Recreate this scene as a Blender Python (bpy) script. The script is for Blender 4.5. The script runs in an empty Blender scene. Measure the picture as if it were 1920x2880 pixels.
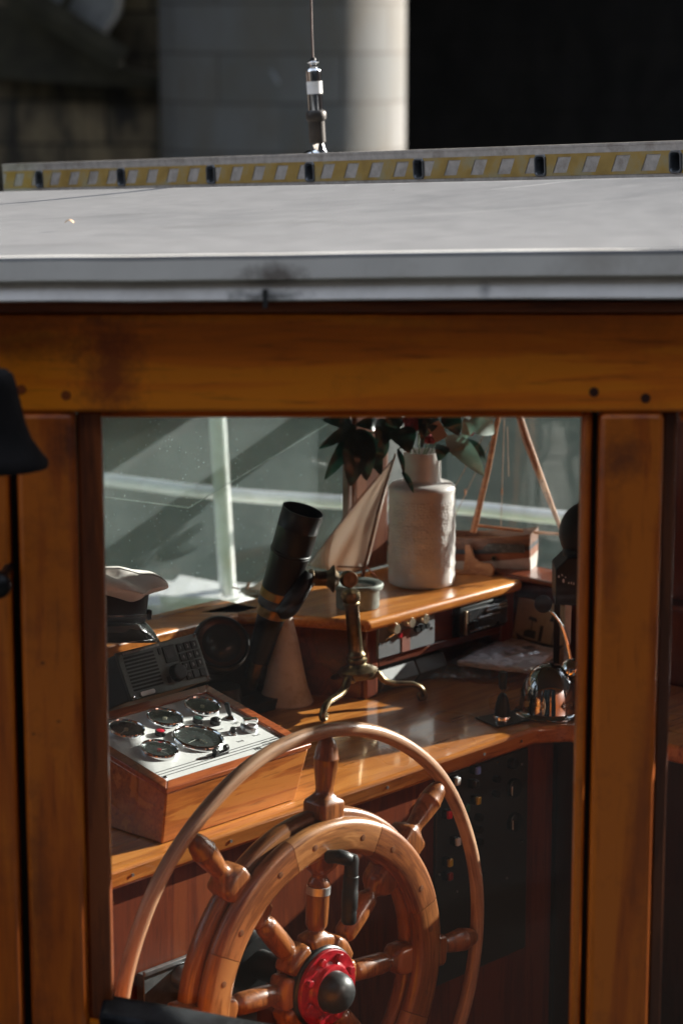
import bpy, math, random
from mathutils import Vector as V, Matrix as MX, noise
random.seed(7)
S = bpy.context.scene; COL = S.collection
R = math.radians; PI = math.pi
# ------------------------------------------------------------------ camera
FPX, HZ, CH = 6800.0, 65.0, 2.31
PIT = math.atan((1440-HZ)/FPX)
CF = V((0, math.cos(PIT), -math.sin(PIT))); CR = V((1,0,0)); CU = V((0, math.sin(PIT), math.cos(PIT)))
CP = V((0,0,CH))
cam = bpy.data.cameras.new('camera'); co = bpy.data.objects.new('camera', cam); COL.objects.link(co)
co.location = CP; co.rotation_euler = (PI/2-PIT, 0, 0)
cam.sensor_fit = 'HORIZONTAL'; cam.sensor_width = 24; cam.lens = FPX/1920*24
cam.clip_start = .1; cam.clip_end = 2000
cam.dof.use_dof = True; cam.dof.focus_distance = 4.15; cam.dof.aperture_fstop = 3.9; cam.dof.aperture_blades = 0
S.camera = co
# measuring helpers: read a position in the photograph as a point at a known height, depth or plane
def ray(x, y): return CF + CR*((x-960)/FPX) + CU*((1440-y)/FPX)
def PZ(x, y, z): r = ray(x, y); return CP + r*((z-CH)/r.z)
def PY(x, y, Y): r = ray(x, y); return CP + r*(Y/r.y)
ANG = R(47.4); O = V((-.3663, 3.6147, 0))
EU = V((math.cos(ANG), math.sin(ANG), 0)); EV = V((-math.sin(ANG), math.cos(ANG), 0))
def W(u, v, z=0): return O + EU*u + EV*v + V((0,0,z))
def L(P): d = P-O; return V((d.dot(EU), d.dot(EV), P.z))
def PN(x, y, n, c):
    r = ray(x, y); return CP + r*((c - CP.dot(n))/r.dot(n))
def PV(x, y, v): return L(PN(x, y, EV, O.dot(EV)+v))
def PU(x, y, u): return L(PN(x, y, EU, O.dot(EU)+u))
LM = MX.Translation(O) @ MX.Rotation(ANG, 4, 'Z')
# ------------------------------------------------------------------ mesh builder
def frame(o, z, x=None):
    z = V(z).normalized()
    if x is None: x = V((1,0,0)) if abs(z.x) < .8 else V((0,1,0))
    x = V(x); x = (x - z*x.dot(z)).normalized(); y = z.cross(x)
    m = MX.Identity(4)
    for i, a in enumerate((x, y, z, V(o))):
        for j in range(3): m[j][i] = a[j]
    return m
def rootof(o):
    while o.parent: o = o.parent
    return o
class M:
    def __init__(s, T=None): s.v = []; s.f = []; s.T = T or MX.Identity(4)
    def add(s, vs, fs, T=None):
        A = s.T @ T if T is not None else s.T; n = len(s.v)
        s.v += [A @ V(p) for p in vs]; s.f += [[i+n for i in f] for f in fs]; return s
    def box(s, x0, x1, y0, y1, z0, z1, T=None):
        vs = [(x,y,z) for z in (z0,z1) for y in (y0,y1) for x in (x0,x1)]
        return s.add(vs, [(0,2,3,1),(4,5,7,6),(0,1,5,4),(2,6,7,3),(0,4,6,2),(1,3,7,5)], T)
    def prism(s, poly, z0, z1, T=None):
        n = len(poly)
        vs = [(p[0],p[1],z0) for p in poly]+[(p[0],p[1],z1) for p in poly]
        fs = [list(range(n))[::-1], list(range(n,2*n))]+[(i,(i+1)%n,(i+1)%n+n,i+n) for i in range(n)]
        return s.add(vs, fs, T)
    def lathe(s, prof, T=None, n=32, closed=False, sq=1.0):
        vs = []; fs = []
        for r, h in prof:
            for k in range(n):
                a = 2*PI*k/n; vs.append((max(r,1e-5)*math.cos(a), max(r,1e-5)*math.sin(a)*sq, h))
        m = len(prof)
        for i in range(m if closed else m-1):
            j = (i+1) % m
            for k in range(n): fs.append((i*n+k, i*n+(k+1)%n, j*n+(k+1)%n, j*n+k))
        if not closed:
            if prof[0][0] > 1e-4: fs.append(list(range(n))[::-1])
            if prof[-1][0] > 1e-4: fs.append(list(range((m-1)*n, m*n)))
        return s.add(vs, fs, T)
    def tube(s, pts, r, n=12, closed=False, flat=1.0, T=None, up=None):
        pts = [V(p) for p in pts]; m = len(pts)
        rr = r if isinstance(r, (list,tuple)) else [r]*m
        vs = []; fs = []; px = None
        for i, p in enumerate(pts):
            if closed: t = pts[(i+1)%m]-pts[i-1]
            else: t = pts[min(i+1,m-1)]-pts[max(i-1,0)]
            t.normalize()
            if up is not None: x = V(up) - t*V(up).dot(t)
            elif px is None: x = V((0,0,1)) - t*t.z if abs(t.z) < .9 else V((1,0,0)) - t*t.x
            else: x = px - t*px.dot(t)
            x.normalize(); px = x; y = t.cross(x)
            for k in range(n):
                a = 2*PI*k/n; vs.append(p + x*(math.cos(a)*rr[i]) + y*(math.sin(a)*rr[i]*flat))
        for i in range(m if closed else m-1):
            j = (i+1) % m
            for k in range(n): fs.append((i*n+k, i*n+(k+1)%n, j*n+(k+1)%n, j*n+k))
        if not closed: fs += [list(range(n))[::-1], list(range((m-1)*n, m*n))]
        return s.add(vs, fs, T)
    def grid(s, fn, nu, nv, T=None):
        vs = [fn(i/nu, j/nv) for j in range(nv+1) for i in range(nu+1)]
        fs = [(j*(nu+1)+i, j*(nu+1)+i+1, (j+1)*(nu+1)+i+1, (j+1)*(nu+1)+i) for j in range(nv) for i in range(nu)]
        return s.add(vs, fs, T)
    def sphere(s, c, r, n=20, sc=(1,1,1), T=None):
        m = n//2; A = MX.Translation(V(c)) @ MX.Diagonal((r*sc[0], r*sc[1], r*sc[2], 1))
        return s.lathe([(math.sin(PI*i/m), -math.cos(PI*i/m)) for i in range(m+1)], (T @ A) if T is not None else A, n)
    def build(s, name, mat, parent=None, bev=0, ang=35, smooth=True, solid=0, seg=2):
        inv = rootof(parent).matrix_basis.inverted() if parent else MX.Identity(4)
        me = bpy.data.meshes.new(name)
        me.from_pydata([inv @ p for p in s.v], [], s.f); me.validate(); me.update()
        o = bpy.data.objects.new(name, me); COL.objects.link(o)
        if parent: o.parent = parent
        me.materials.append(mat)
        if smooth:
            me.polygons.foreach_set('use_smooth', [True]*len(me.polygons))
            if ang < 180: me.set_sharp_from_angle(angle=R(ang))
        if solid:
            md = o.modifiers.new('t', 'SOLIDIFY'); md.thickness = solid; md.offset = 0
        if bev:
            md = o.modifiers.new('b', 'BEVEL'); md.width = bev; md.segments = seg; md.limit_method = 'ANGLE'; md.angle_limit = R(40)
        return o
def tag(o, label=None, cat=None, group=None, kind=None):
    for k, x in (('label',label),('category',cat),('group',group),('kind',kind)):
        if x: o[k] = x
    return o
def thing(name, label, cat, loc=(0,0,0), rot=0, group=None):
    o = bpy.data.objects.new(name, None); COL.objects.link(o); o.empty_display_size = .05
    o.location = V(loc); o.rotation_euler = (0,0,rot)
    o.matrix_basis = MX.Translation(V(loc)) @ MX.Rotation(rot, 4, 'Z')
    return tag(o, label, cat, group)
def Lthing(name, label, cat, u, v, z, group=None): return thing(name, label, cat, W(u,v,z), ANG, group)
def textmesh(name, body, size, T, mat, parent, depth=.0003, align='CENTER', bold=0):
    c = bpy.data.curves.new(name, 'FONT'); c.body = body; c.size = size; c.extrude = depth; c.align_x = align; c.align_y = 'CENTER'; c.offset = bold
    c.resolution_u = 2
    t = bpy.data.objects.new('tmp', c); COL.objects.link(t); bpy.context.view_layer.update()
    me = bpy.data.meshes.new_from_object(t.evaluated_get(bpy.context.evaluated_depsgraph_get()))
    bpy.data.objects.remove(t); bpy.data.curves.remove(c)
    me.transform(rootof(parent).matrix_basis.inverted() @ T)
    me.materials.clear(); me.materials.append(mat); me.name = name
    o = bpy.data.objects.new(name, me); COL.objects.link(o); o.parent = parent
    return o
def bez(pts, n=8):
    # smooth curve through points (catmull-rom)
    pts = [V(p) for p in pts]; out = []
    q = [pts[0]*2-pts[1]]+pts+[pts[-1]*2-pts[-2]]
    for i in range(1, len(q)-2):
        for k in range(n):
            t = k/n; a,b,c,d = q[i-1:i+3]
            out.append(.5*((2*b)+(c-a)*t+(2*a-5*b+4*c-d)*t*t+(3*b-a-3*c+d)*t**3))
    out.append(pts[-1]); return out
# ------------------------------------------------------------------ materials
def newmat(name):
    m = bpy.data.materials.new(name); m.use_nodes = True
    nt = m.node_tree; b = nt.nodes['Principled BSDF']; return m, nt, b
def N(nt, t, **k):
    n = nt.nodes.new(t)
    for a, x in k.items():
        if hasattr(n, a) and not a[0].isupper(): setattr(n, a, x)
        else: n.inputs[a.replace('_',' ')].default_value = x
    return n
def ramp(nt, fac, stops):
    r = nt.nodes.new('ShaderNodeValToRGB'); e = r.color_ramp.elements
    while len(e) < len(stops): e.new(.5)
    for i, (p, c) in enumerate(stops):
        e[i].position = p; e[i].color = (*c, 1) if len(c) == 3 else c
    nt.links.new(fac, r.inputs[0]); return r.outputs[0]
def mat(name, c, rough=.5, metal=0, coat=0, var=.15, scale=40, bump=0, dirt=None, dscale=8, spec=.5, rvar=.1):
    m, nt, b = newmat(name); l = nt.links.new
    tc = N(nt, 'ShaderNodeTexCoord'); no = N(nt, 'ShaderNodeTexNoise', Scale=scale, Detail=5.0)
    l(tc.outputs['Object'], no.inputs['Vector'])
    col = ramp(nt, no.outputs[0], [(.3, tuple(x*(1-var) for x in c)), (.7, tuple(min(1,x*(1+var)) for x in c))])
    if dirt:
        n2 = N(nt, 'ShaderNodeTexNoise', Scale=dscale, Detail=8.0, Roughness=.7); l(tc.outputs['Object'], n2.inputs['Vector'])
        f = ramp(nt, n2.outputs[0], [(.5,(0,0,0)),(.68,(1,1,1))])
        mx = N(nt, 'ShaderNodeMix', data_type='RGBA'); l(f, mx.inputs[0]); l(col, mx.inputs[6]); mx.inputs[7].default_value = (*dirt,1); col = mx.outputs[2]
    l(col, b.inputs['Base Color'])
    mr = N(nt, 'ShaderNodeMapRange'); l(no.outputs[0], mr.inputs[0]); mr.inputs[3].default_value = max(0,rough-rvar); mr.inputs[4].default_value = min(1,rough+rvar)
    l(mr.outputs[0], b.inputs['Roughness'])
    b.inputs['Metallic'].default_value = metal; b.inputs['Coat Weight'].default_value = coat; b.inputs['Coat Roughness'].default_value = .06
    b.inputs['Specular IOR Level'].default_value = spec
    if bump:
        bp = N(nt, 'ShaderNodeBump', Strength=bump, Distance=.002); l(no.outputs[0], bp.inputs['Height']); l(bp.outputs[0], b.inputs['Normal'])
    return m
def wood(name, dark, mid, light, axis='X', sc=1.0, rough=.35, coat=.5, polar=False, dirt=.0, wear=None):
    m, nt, b = newmat(name); l = nt.links.new
    tc = N(nt, 'ShaderNodeTexCoord'); vec = tc.outputs['Object']
    if polar:
        sx = N(nt, 'ShaderNodeSeparateXYZ'); l(vec, sx.inputs[0])
        at = N(nt, 'ShaderNodeMath', operation='ARCTAN2'); l(sx.outputs[2], at.inputs[0]); l(sx.outputs[0], at.inputs[1])
        mu = N(nt, 'ShaderNodeMath', operation='MULTIPLY'); l(at.outputs[0], mu.inputs[0]); mu.inputs[1].default_value = .3
        ln = N(nt, 'ShaderNodeVectorMath', operation='LENGTH'); l(vec, ln.inputs[0])
        cb = N(nt, 'ShaderNodeCombineXYZ'); l(mu.outputs[0], cb.inputs[0]); l(ln.outputs['Value'], cb.inputs[1]); l(sx.outputs[1], cb.inputs[2]); vec = cb.outputs[0]; axis = 'X'
    s = {'X':(2.2,26,26),'Y':(26,2.2,26),'Z':(26,26,2.2)}[axis]
    mp = N(nt, 'ShaderNodeMapping'); mp.inputs['Scale'].default_value = tuple(a*sc for a in s); l(vec, mp.inputs[0])
    n1 = N(nt, 'ShaderNodeTexNoise', Scale=1.0, Detail=5.0, Roughness=.55, Distortion=.9); l(mp.outputs[0], n1.inputs['Vector'])
    w = N(nt, 'ShaderNodeMath', operation='MULTIPLY'); l(n1.outputs[0], w.inputs[0]); w.inputs[1].default_value = 22
    sn = N(nt, 'ShaderNodeMath', operation='SINE'); l(w.outputs[0], sn.inputs[0])
    n2 = N(nt, 'ShaderNodeTexNoise', Scale=7.0, Detail=4.0, Roughness=.6); l(mp.outputs[0], n2.inputs['Vector'])
    n3 = N(nt, 'ShaderNodeTexNoise', Scale=2.5*sc, Detail=2.0); l(vec, n3.inputs['Vector'])
    a1 = N(nt, 'ShaderNodeMath', operation='MULTIPLY_ADD'); l(sn.outputs[0], a1.inputs[0]); a1.inputs[1].default_value = .13; l(n1.outputs[0], a1.inputs[2])
    a2 = N(nt, 'ShaderNodeMath', operation='MULTIPLY_ADD'); l(n2.outputs[0], a2.inputs[0]); a2.inputs[1].default_value = .45; l(a1.outputs[0], a2.inputs[2])
    a3 = N(nt, 'ShaderNodeMath', operation='MULTIPLY_ADD'); l(n3.outputs[0], a3.inputs[0]); a3.inputs[1].default_value = .24; l(a2.outputs[0], a3.inputs[2])
    col = ramp(nt, a3.outputs[0], [(.50,dark),(.78,mid),(.95,light)])
    hx = ramp(nt, n2.outputs[0], [(.28,(.5,.45,.42)),(.42,(1,1,1))])
    mx = N(nt, 'ShaderNodeMix', data_type='RGBA', blend_type='MULTIPLY'); mx.inputs[0].default_value = .7; l(col, mx.inputs[6]); l(hx, mx.inputs[7]); col = mx.outputs[2]
    if dirt:
        n4 = N(nt, 'ShaderNodeTexNoise', Scale=9.0, Detail=6.0, Roughness=.7); l(vec, n4.inputs['Vector'])
        f = ramp(nt, n4.outputs[0], [(.52,(0,0,0)),(.75,(dirt,)*3)])
        m2 = N(nt, 'ShaderNodeMix', data_type='RGBA'); l(f, m2.inputs[0]); l(col, m2.inputs[6]); m2.inputs[7].default_value = (*(wear or (.02,.012,.008)),1); col = m2.outputs[2]
    l(col, b.inputs['Base Color'])
    mr = N(nt, 'ShaderNodeMapRange'); l(n3.outputs[0], mr.inputs[0]); mr.inputs[3].default_value = rough-.12; mr.inputs[4].default_value = rough+.15; l(mr.outputs[0], b.inputs['Roughness'])
    b.inputs['Coat Weight'].default_value = coat; b.inputs['Coat Roughness'].default_value = .08
    bp = N(nt, 'ShaderNodeBump', Strength=.3, Distance=.0007); l(a2.outputs[0], bp.inputs['Height']); l(bp.outputs[0], b.inputs['Normal'])
    return m
def glass(name, dust=.1, streak=0, tint=(.965,.985,.98), dcol=(.55,.6,.58)):
    m, nt, b = newmat(name); l = nt.links.new; nt.nodes.remove(b)
    out = nt.nodes['Material Output']
    tr = N(nt, 'ShaderNodeBsdfTransparent'); tr.inputs[0].default_value = (*tint,1)
    gl = N(nt, 'ShaderNodeBsdfGlossy', Roughness=.01); lw = N(nt, 'ShaderNodeLayerWeight', Blend=.5); pw = N(nt, 'ShaderNodeMath', operation='POWER'); l(lw.outputs['Facing'], pw.inputs[0]); pw.inputs[1].default_value = 5
    fr = N(nt, 'ShaderNodeMath', operation='MULTIPLY_ADD'); l(pw.outputs[0], fr.inputs[0]); fr.inputs[1].default_value = .96; fr.inputs[2].default_value = .03
    m1 = N(nt, 'ShaderNodeMixShader'); l(fr.outputs[0], m1.inputs[0]); l(tr.outputs[0], m1.inputs[1]); l(gl.outputs[0], m1.inputs[2])
    df = N(nt, 'ShaderNodeBsdfDiffuse'); df.inputs[0].default_value = (*dcol,1)
    tl = N(nt, 'ShaderNodeBsdfTranslucent'); tl.inputs[0].default_value = (*dcol,1)
    m2 = N(nt, 'ShaderNodeMixShader'); m2.inputs[0].default_value = .5; l(df.outputs[0], m2.inputs[1]); l(tl.outputs[0], m2.inputs[2])
    tc = N(nt, 'ShaderNodeTexCoord'); mp = N(nt, 'ShaderNodeMapping'); l(tc.outputs['Object'], mp.inputs[0])
    if streak: mp.inputs['Scale'].default_value = (1,1,.35)
    no = N(nt, 'ShaderNodeTexNoise', Scale=5.0, Detail=9.0, Roughness=.65); l(mp.outputs[0], no.inputs['Vector'])
    sp = N(nt, 'ShaderNodeTexNoise', Scale=160.0, Detail=2.0); l(tc.outputs['Object'], sp.inputs['Vector'])
    f1 = ramp(nt, no.outputs[0], [(.3,(dust*.55,)*3),(.7,(dust*1.4,)*3)])
    f2 = ramp(nt, sp.outputs[0], [(.71,(0,0,0)),(.76,(min(1,dust*3),)*3)])
    ad = N(nt, 'ShaderNodeMath', operation='ADD'); l(f1, ad.inputs[0]); l(f2, ad.inputs[1]); ad.use_clamp = True
    m3 = N(nt, 'ShaderNodeMixShader'); l(ad.outputs[0], m3.inputs[0]); l(m1.outputs[0], m3.inputs[1]); l(m2.outputs[0], m3.inputs[2])
    l(m3.outputs[0], out.inputs[0]); return m

def add_spot(m, P, rx, rz, col, amt=.85):
    nt = m.node_tree; b = nt.nodes['Principled BSDF']; l = nt.links.new
    tc = N(nt,'ShaderNodeTexCoord'); mp = N(nt,'ShaderNodeMapping'); mp.vector_type='POINT'; l(tc.outputs['Object'],mp.inputs[0])
    mp.inputs['Scale'].default_value=(1/rx,0,1/rz); mp.inputs['Location'].default_value=(-P[0]/rx,0,-P[2]/rz)
    ln = N(nt,'ShaderNodeVectorMath',operation='LENGTH'); l(mp.outputs[0],ln.inputs[0])
    n = N(nt,'ShaderNodeTexNoise',Scale=45.0,Detail=6.0,Roughness=.7); l(tc.outputs['Object'],n.inputs['Vector'])
    a = N(nt,'ShaderNodeMath',operation='MULTIPLY_ADD'); l(n.outputs[0],a.inputs[0]); a.inputs[1].default_value=2.2; l(ln.outputs['Value'],a.inputs[2])
    f = ramp(nt, a.outputs[0], [(.55,(amt,)*3),(1.0,(0,0,0))]); f.node.color_ramp.elements[0].position=.0
    mr = N(nt,'ShaderNodeMapRange'); l(a.outputs[0],mr.inputs[0]); mr.inputs[1].default_value=1.25; mr.inputs[2].default_value=2.2; mr.inputs[3].default_value=amt; mr.inputs[4].default_value=0
    old = b.inputs['Base Color'].links[0].from_socket
    mx = N(nt,'ShaderNodeMix',data_type='RGBA'); l(mr.outputs[0],mx.inputs[0]); l(old,mx.inputs[6]); mx.inputs[7].default_value=(*col,1); l(mx.outputs[2],b.inputs['Base Color'])
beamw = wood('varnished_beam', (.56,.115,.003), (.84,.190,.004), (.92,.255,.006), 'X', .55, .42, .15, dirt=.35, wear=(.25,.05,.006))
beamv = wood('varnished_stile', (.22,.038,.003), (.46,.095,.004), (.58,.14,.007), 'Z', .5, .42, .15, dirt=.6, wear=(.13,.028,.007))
deskw = wood('desk_teak', (.26,.075,.010), (.48,.165,.028), (.60,.235,.05), 'X', .8, .28, .55)
boxw = wood('box_mahogany', (.19,.045,.008), (.42,.125,.022), (.54,.20,.04), 'X', .9, .28, .6)
redw = wood('red_mahogany', (.05,.009,.003), (.10,.019,.006), (.15,.032,.010), 'X', .8, .3, .5)
redv = wood('red_panel', (.07,.011,.003), (.13,.023,.005), (.17,.036,.008), 'Z', .8, .35, .3)
wheelw = wood('wheel_wood', (.10,.032,.008), (.22,.075,.018), (.33,.13,.036), polar=True, sc=1.3, rough=.36, coat=.35)
spokew = wood('spoke_wood', (.09,.025,.006), (.21,.066,.014), (.32,.11,.028), 'Z', 1.2, .33, .35)
hoopw = wood('hoop_ash', (.20,.10,.055), (.42,.23,.13), (.54,.33,.20), polar=True, sc=1.2, rough=.4, coat=.3, dirt=.4, wear=(.12,.05,.02))
modelw = wood('model_pine', (.18,.065,.025), (.33,.13,.055), (.43,.20,.09), 'X', 2, .5, .1)
darkw = wood('dark_model_wood', (.06,.022,.012), (.13,.05,.025), (.19,.08,.04), 'X', 2, .4, .2)
black = mat('black_paint', (.008,.0085,.009), .4, spec=.3)
blackm = mat('black_leather', (.010,.011,.012), .5, spec=.3, bump=.3, scale=300)
plastic = mat('black_plastic', (.011,.0115,.012), .45, spec=.3)
chrome = mat('chrome', (.82,.83,.84), .07, 1, rvar=.03, var=.03)
steel = mat('dull_steel', (.45,.46,.47), .35, 1)
brass = mat('aged_brass', (.19,.14,.075), .36, 1, var=.35, scale=60)
bronze = mat('dark_bronze', (.12,.085,.05), .4, 1, var=.4, scale=70)
verd = mat('verdigris_pot', (.17,.19,.17), .6, .3, var=.3, scale=50, bump=.3)
white = mat('white_paint', (.78,.78,.76), .4, dirt=(.45,.44,.40), dscale=6, var=.05)
plate = mat('panel_aluminium', (.70,.71,.70), .35, .05, var=.04, scale=200, spec=.4)
ink = mat('black_ink', (.015,.015,.015), .6)
red = mat('red_enamel', (.33,.006,.014), .32, coat=.3, var=.35, scale=90)
dialf = mat('dial_black', (.015,.017,.017), .5)
lens = glass('dial_glass', .03)
# ------------------------------------------------------------------ world and sun
SUNAZ, SUNEL = R(33.0), R(20.0)
w = bpy.data.worlds.new('World'); S.world = w; w.use_nodes = True
nt = w.node_tree; bg = nt.nodes['Background']; sk = nt.nodes.new('ShaderNodeTexSky')
sk.sky_type = 'NISHITA'; sk.sun_disc = False; sk.sun_elevation = SUNEL; sk.sun_rotation = PI/2-SUNAZ
hs = nt.nodes.new('ShaderNodeHueSaturation'); hs.inputs['Saturation'].default_value = .45; nt.links.new(sk.outputs[0], hs.inputs['Color']); nt.links.new(hs.outputs[0], bg.inputs[0]); bg.inputs[1].default_value = .15
sl = bpy.data.lights.new('sun', 'SUN'); sl.energy = 4.3; sl.angle = R(.5); sl.color = (1,.93,.84)
so = bpy.data.objects.new('sun', sl); COL.objects.link(so)
sd = V((math.cos(SUNEL)*math.cos(SUNAZ), math.cos(SUNEL)*math.sin(SUNAZ), math.sin(SUNEL)))
so.rotation_euler = sd.to_track_quat('Z','Y').to_euler(); so.location = sd*30
vs_ = S.view_settings; vs_.view_transform = 'Standard'; vs_.look = 'None'; vs_.exposure = 2.0; vs_.gamma = 1
S.render.engine = 'CYCLES'
# ================================================================== THE BOAT: WHEELHOUSE
ZT = 1.167       # height of the window sills
wh = thing('wheelhouse', 'varnished wooden wheelhouse with a pale grey roof and a wide side window', 'wheelhouse', (0,3.15,0))
YN = 3.15
def nx(px): return PY(px, 1800, YN).x
def nz(py): return PY(960, py, YN).z
zb0, zb1 = nz(1160), nz(886)
BL_, BR_ = -1.60, 2.30
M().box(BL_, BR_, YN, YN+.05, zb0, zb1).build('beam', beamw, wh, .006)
M().box(BL_, BR_, YN-.004, YN+.046, zb1+.003, nz(849)).build('upper_moulding', wood('moulding_wood',(.10,.022,.006),(.22,.05,.009),(.3,.08,.014),'X',.6,.4,.2), wh, .004)
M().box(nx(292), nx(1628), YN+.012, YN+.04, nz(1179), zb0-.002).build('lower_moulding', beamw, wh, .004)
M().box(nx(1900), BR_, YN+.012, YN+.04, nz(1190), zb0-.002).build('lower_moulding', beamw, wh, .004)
zl = .30
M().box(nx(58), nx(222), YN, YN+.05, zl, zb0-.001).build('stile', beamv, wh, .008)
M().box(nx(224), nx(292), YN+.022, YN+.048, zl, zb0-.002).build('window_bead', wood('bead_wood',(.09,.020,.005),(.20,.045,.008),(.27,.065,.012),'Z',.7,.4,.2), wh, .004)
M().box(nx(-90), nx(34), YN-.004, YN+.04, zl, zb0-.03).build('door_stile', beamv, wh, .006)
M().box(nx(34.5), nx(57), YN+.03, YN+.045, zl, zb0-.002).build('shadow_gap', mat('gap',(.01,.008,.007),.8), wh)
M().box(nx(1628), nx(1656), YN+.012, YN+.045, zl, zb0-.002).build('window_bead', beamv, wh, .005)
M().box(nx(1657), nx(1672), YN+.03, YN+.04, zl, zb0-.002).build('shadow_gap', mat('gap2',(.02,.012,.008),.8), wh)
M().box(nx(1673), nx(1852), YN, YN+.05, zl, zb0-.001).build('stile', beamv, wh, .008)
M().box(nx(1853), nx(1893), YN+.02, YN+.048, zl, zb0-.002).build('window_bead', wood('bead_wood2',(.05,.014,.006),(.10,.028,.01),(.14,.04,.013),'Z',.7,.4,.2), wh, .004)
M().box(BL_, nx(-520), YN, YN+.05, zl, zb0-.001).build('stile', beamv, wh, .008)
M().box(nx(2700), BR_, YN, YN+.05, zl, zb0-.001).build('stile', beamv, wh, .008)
def stains_and_shade(m, L_):
    for x,y,rx,rz,c,a in L_:
        q = PY(x,y,YN); add_spot(m, (q.x,0,q.z), rx, rz, c, a)
stains_and_shade(beamw, [(310,1040,.05,.11,(.22,.035,.008),.8),(60,960,.09,.03,(.25,.06,.008),.6),(1500,900,.25,.02,(.42,.10,.006),.5),(60,880,.30,.02,(.30,.07,.006),.5)])  # reddish dark patch at the left paints uneven shading into the beam
stains_and_shade(beamv, [(1740,1290,.045,.035,(.14,.035,.012),.75),(1720,1600,.02,.12,(.24,.055,.008),.5),(200,1240,.03,.05,(.10,.022,.008),.85),(120,1865,.0035,.003,(.02,.008,.005),.9),(165,2030,.005,.003,(.02,.008,.005),.9),(95,2065,.004,.003,(.02,.008,.005),.9),(110,2500,.02,.15,(.17,.04,.008),.6),(1800,2300,.02,.2,(.22,.05,.008),.5)])  # mostly stains and dents; dark patch on the left stile paints the bell's shadow
# dowel plugs in the beam
d = M()
plg = mat('plug',(.05,.012,.006),.5); plf = mat('plug_faded',(.26,.055,.006),.5)
for x, y in ((1670,1103),(1815,1120),(60,1095),(185,1112)):
    p = PY(x,y,YN-.0015); M().lathe([(0,.0),(.006,.0),(.007,-.003)], MX.Translation(p) @ MX.Rotation(PI/2,4,'X') , 14).build('dowel_plug', plg if x > 900 else plf, wh)
# sill and lower wall on the near side
sA, sB = PY(262,2852,YN-.03), PY(610,2915,YN-.03)
slp_ = (sB.z-sA.z)/(sB.x-sA.x); zr_ = sA.z+slp_*(nx(1700)-nx(262))
pl = [(nx(262), sA.z), (nx(1700), zr_), (nx(1700), zr_-.030), (nx(262), sA.z-.030)]
Ts = MX.Translation((0,YN+.045,0)) @ MX.Rotation(PI/2,4,'X')
M().prism([(a,b) for a,b in pl], 0, .075, Ts).build('window_sill', mat('sill_rubber',(.006,.006,.007),.7,bump=.2,dirt=(.025,.027,.03),dscale=10,spec=.15), wh, .006)
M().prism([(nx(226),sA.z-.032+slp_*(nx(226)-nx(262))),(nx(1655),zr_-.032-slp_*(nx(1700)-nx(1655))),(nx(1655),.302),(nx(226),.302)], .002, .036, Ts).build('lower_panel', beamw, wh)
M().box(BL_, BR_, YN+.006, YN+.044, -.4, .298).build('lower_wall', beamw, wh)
# panes of the near side
gn = glass('near_pane', .0015, streak=1, tint=(.85,.865,.87), dcol=(.5,.53,.55))
nt = gn.node_tree; l = nt.links.new
tc = N(nt,'ShaderNodeTexCoord'); sx = N(nt,'ShaderNodeSeparateXYZ'); l(tc.outputs['Object'],sx.inputs[0])
zc_ = N(nt,'ShaderNodeMath',operation='MULTIPLY_ADD'); l(sx.outputs[0],zc_.inputs[0]); zc_.inputs[1].default_value=-.05; l(sx.outputs[2],zc_.inputs[2])
df_ = N(nt,'ShaderNodeMath',operation='SUBTRACT'); l(zc_.outputs[0],df_.inputs[0]); df_.inputs[1].default_value=nz(1725)
ab_ = N(nt,'ShaderNodeMath',operation='ABSOLUTE'); l(df_.outputs[0],ab_.inputs[0])
mr_ = N(nt,'ShaderNodeMapRange'); l(ab_.outputs[0],mr_.inputs[0]); mr_.inputs[1].default_value=.0; mr_.inputs[2].default_value=.035; mr_.inputs[3].default_value=.16; mr_.inputs[4].default_value=0
mp_s = N(nt,'ShaderNodeMapping'); mp_s.inputs['Scale'].default_value=(7,1,110); mp_s.inputs['Rotation'].default_value=(0,R(9),0); l(tc.outputs['Object'],mp_s.inputs[0])
ns_ = N(nt,'ShaderNodeTexNoise',Scale=1.0,Detail=6.0,Roughness=.7); l(mp_s.outputs[0],ns_.inputs['Vector'])
rs_ = ramp(nt, ns_.outputs[0], [(.45,(0,0,0)),(.75,(1,1,1))]); ml_ = N(nt,'ShaderNodeMath',operation='MULTIPLY'); l(mr_.outputs[0],ml_.inputs[0]); l(rs_,ml_.inputs[1])
for n_ in nt.nodes:
    if n_.bl_idname=='ShaderNodeMath' and n_.operation=='ADD' and n_.use_clamp: old_ = n_
ad2 = N(nt,'ShaderNodeMath',operation='ADD'); tgt = old_.outputs[0].links[0].to_socket; l(old_.outputs[0],ad2.inputs[0]); l(ml_.outputs[0],ad2.inputs[1]); l(ad2.outputs[0],tgt)
M().box(nx(240), nx(1640), YN+.030, YN+.034, .80, nz(1172)).build('window_pane', gn, wh)
M().box(nx(1880), nx(2700), YN+.030, YN+.034, .80, nz(1184)).build('window_pane', gn, wh)
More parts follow.
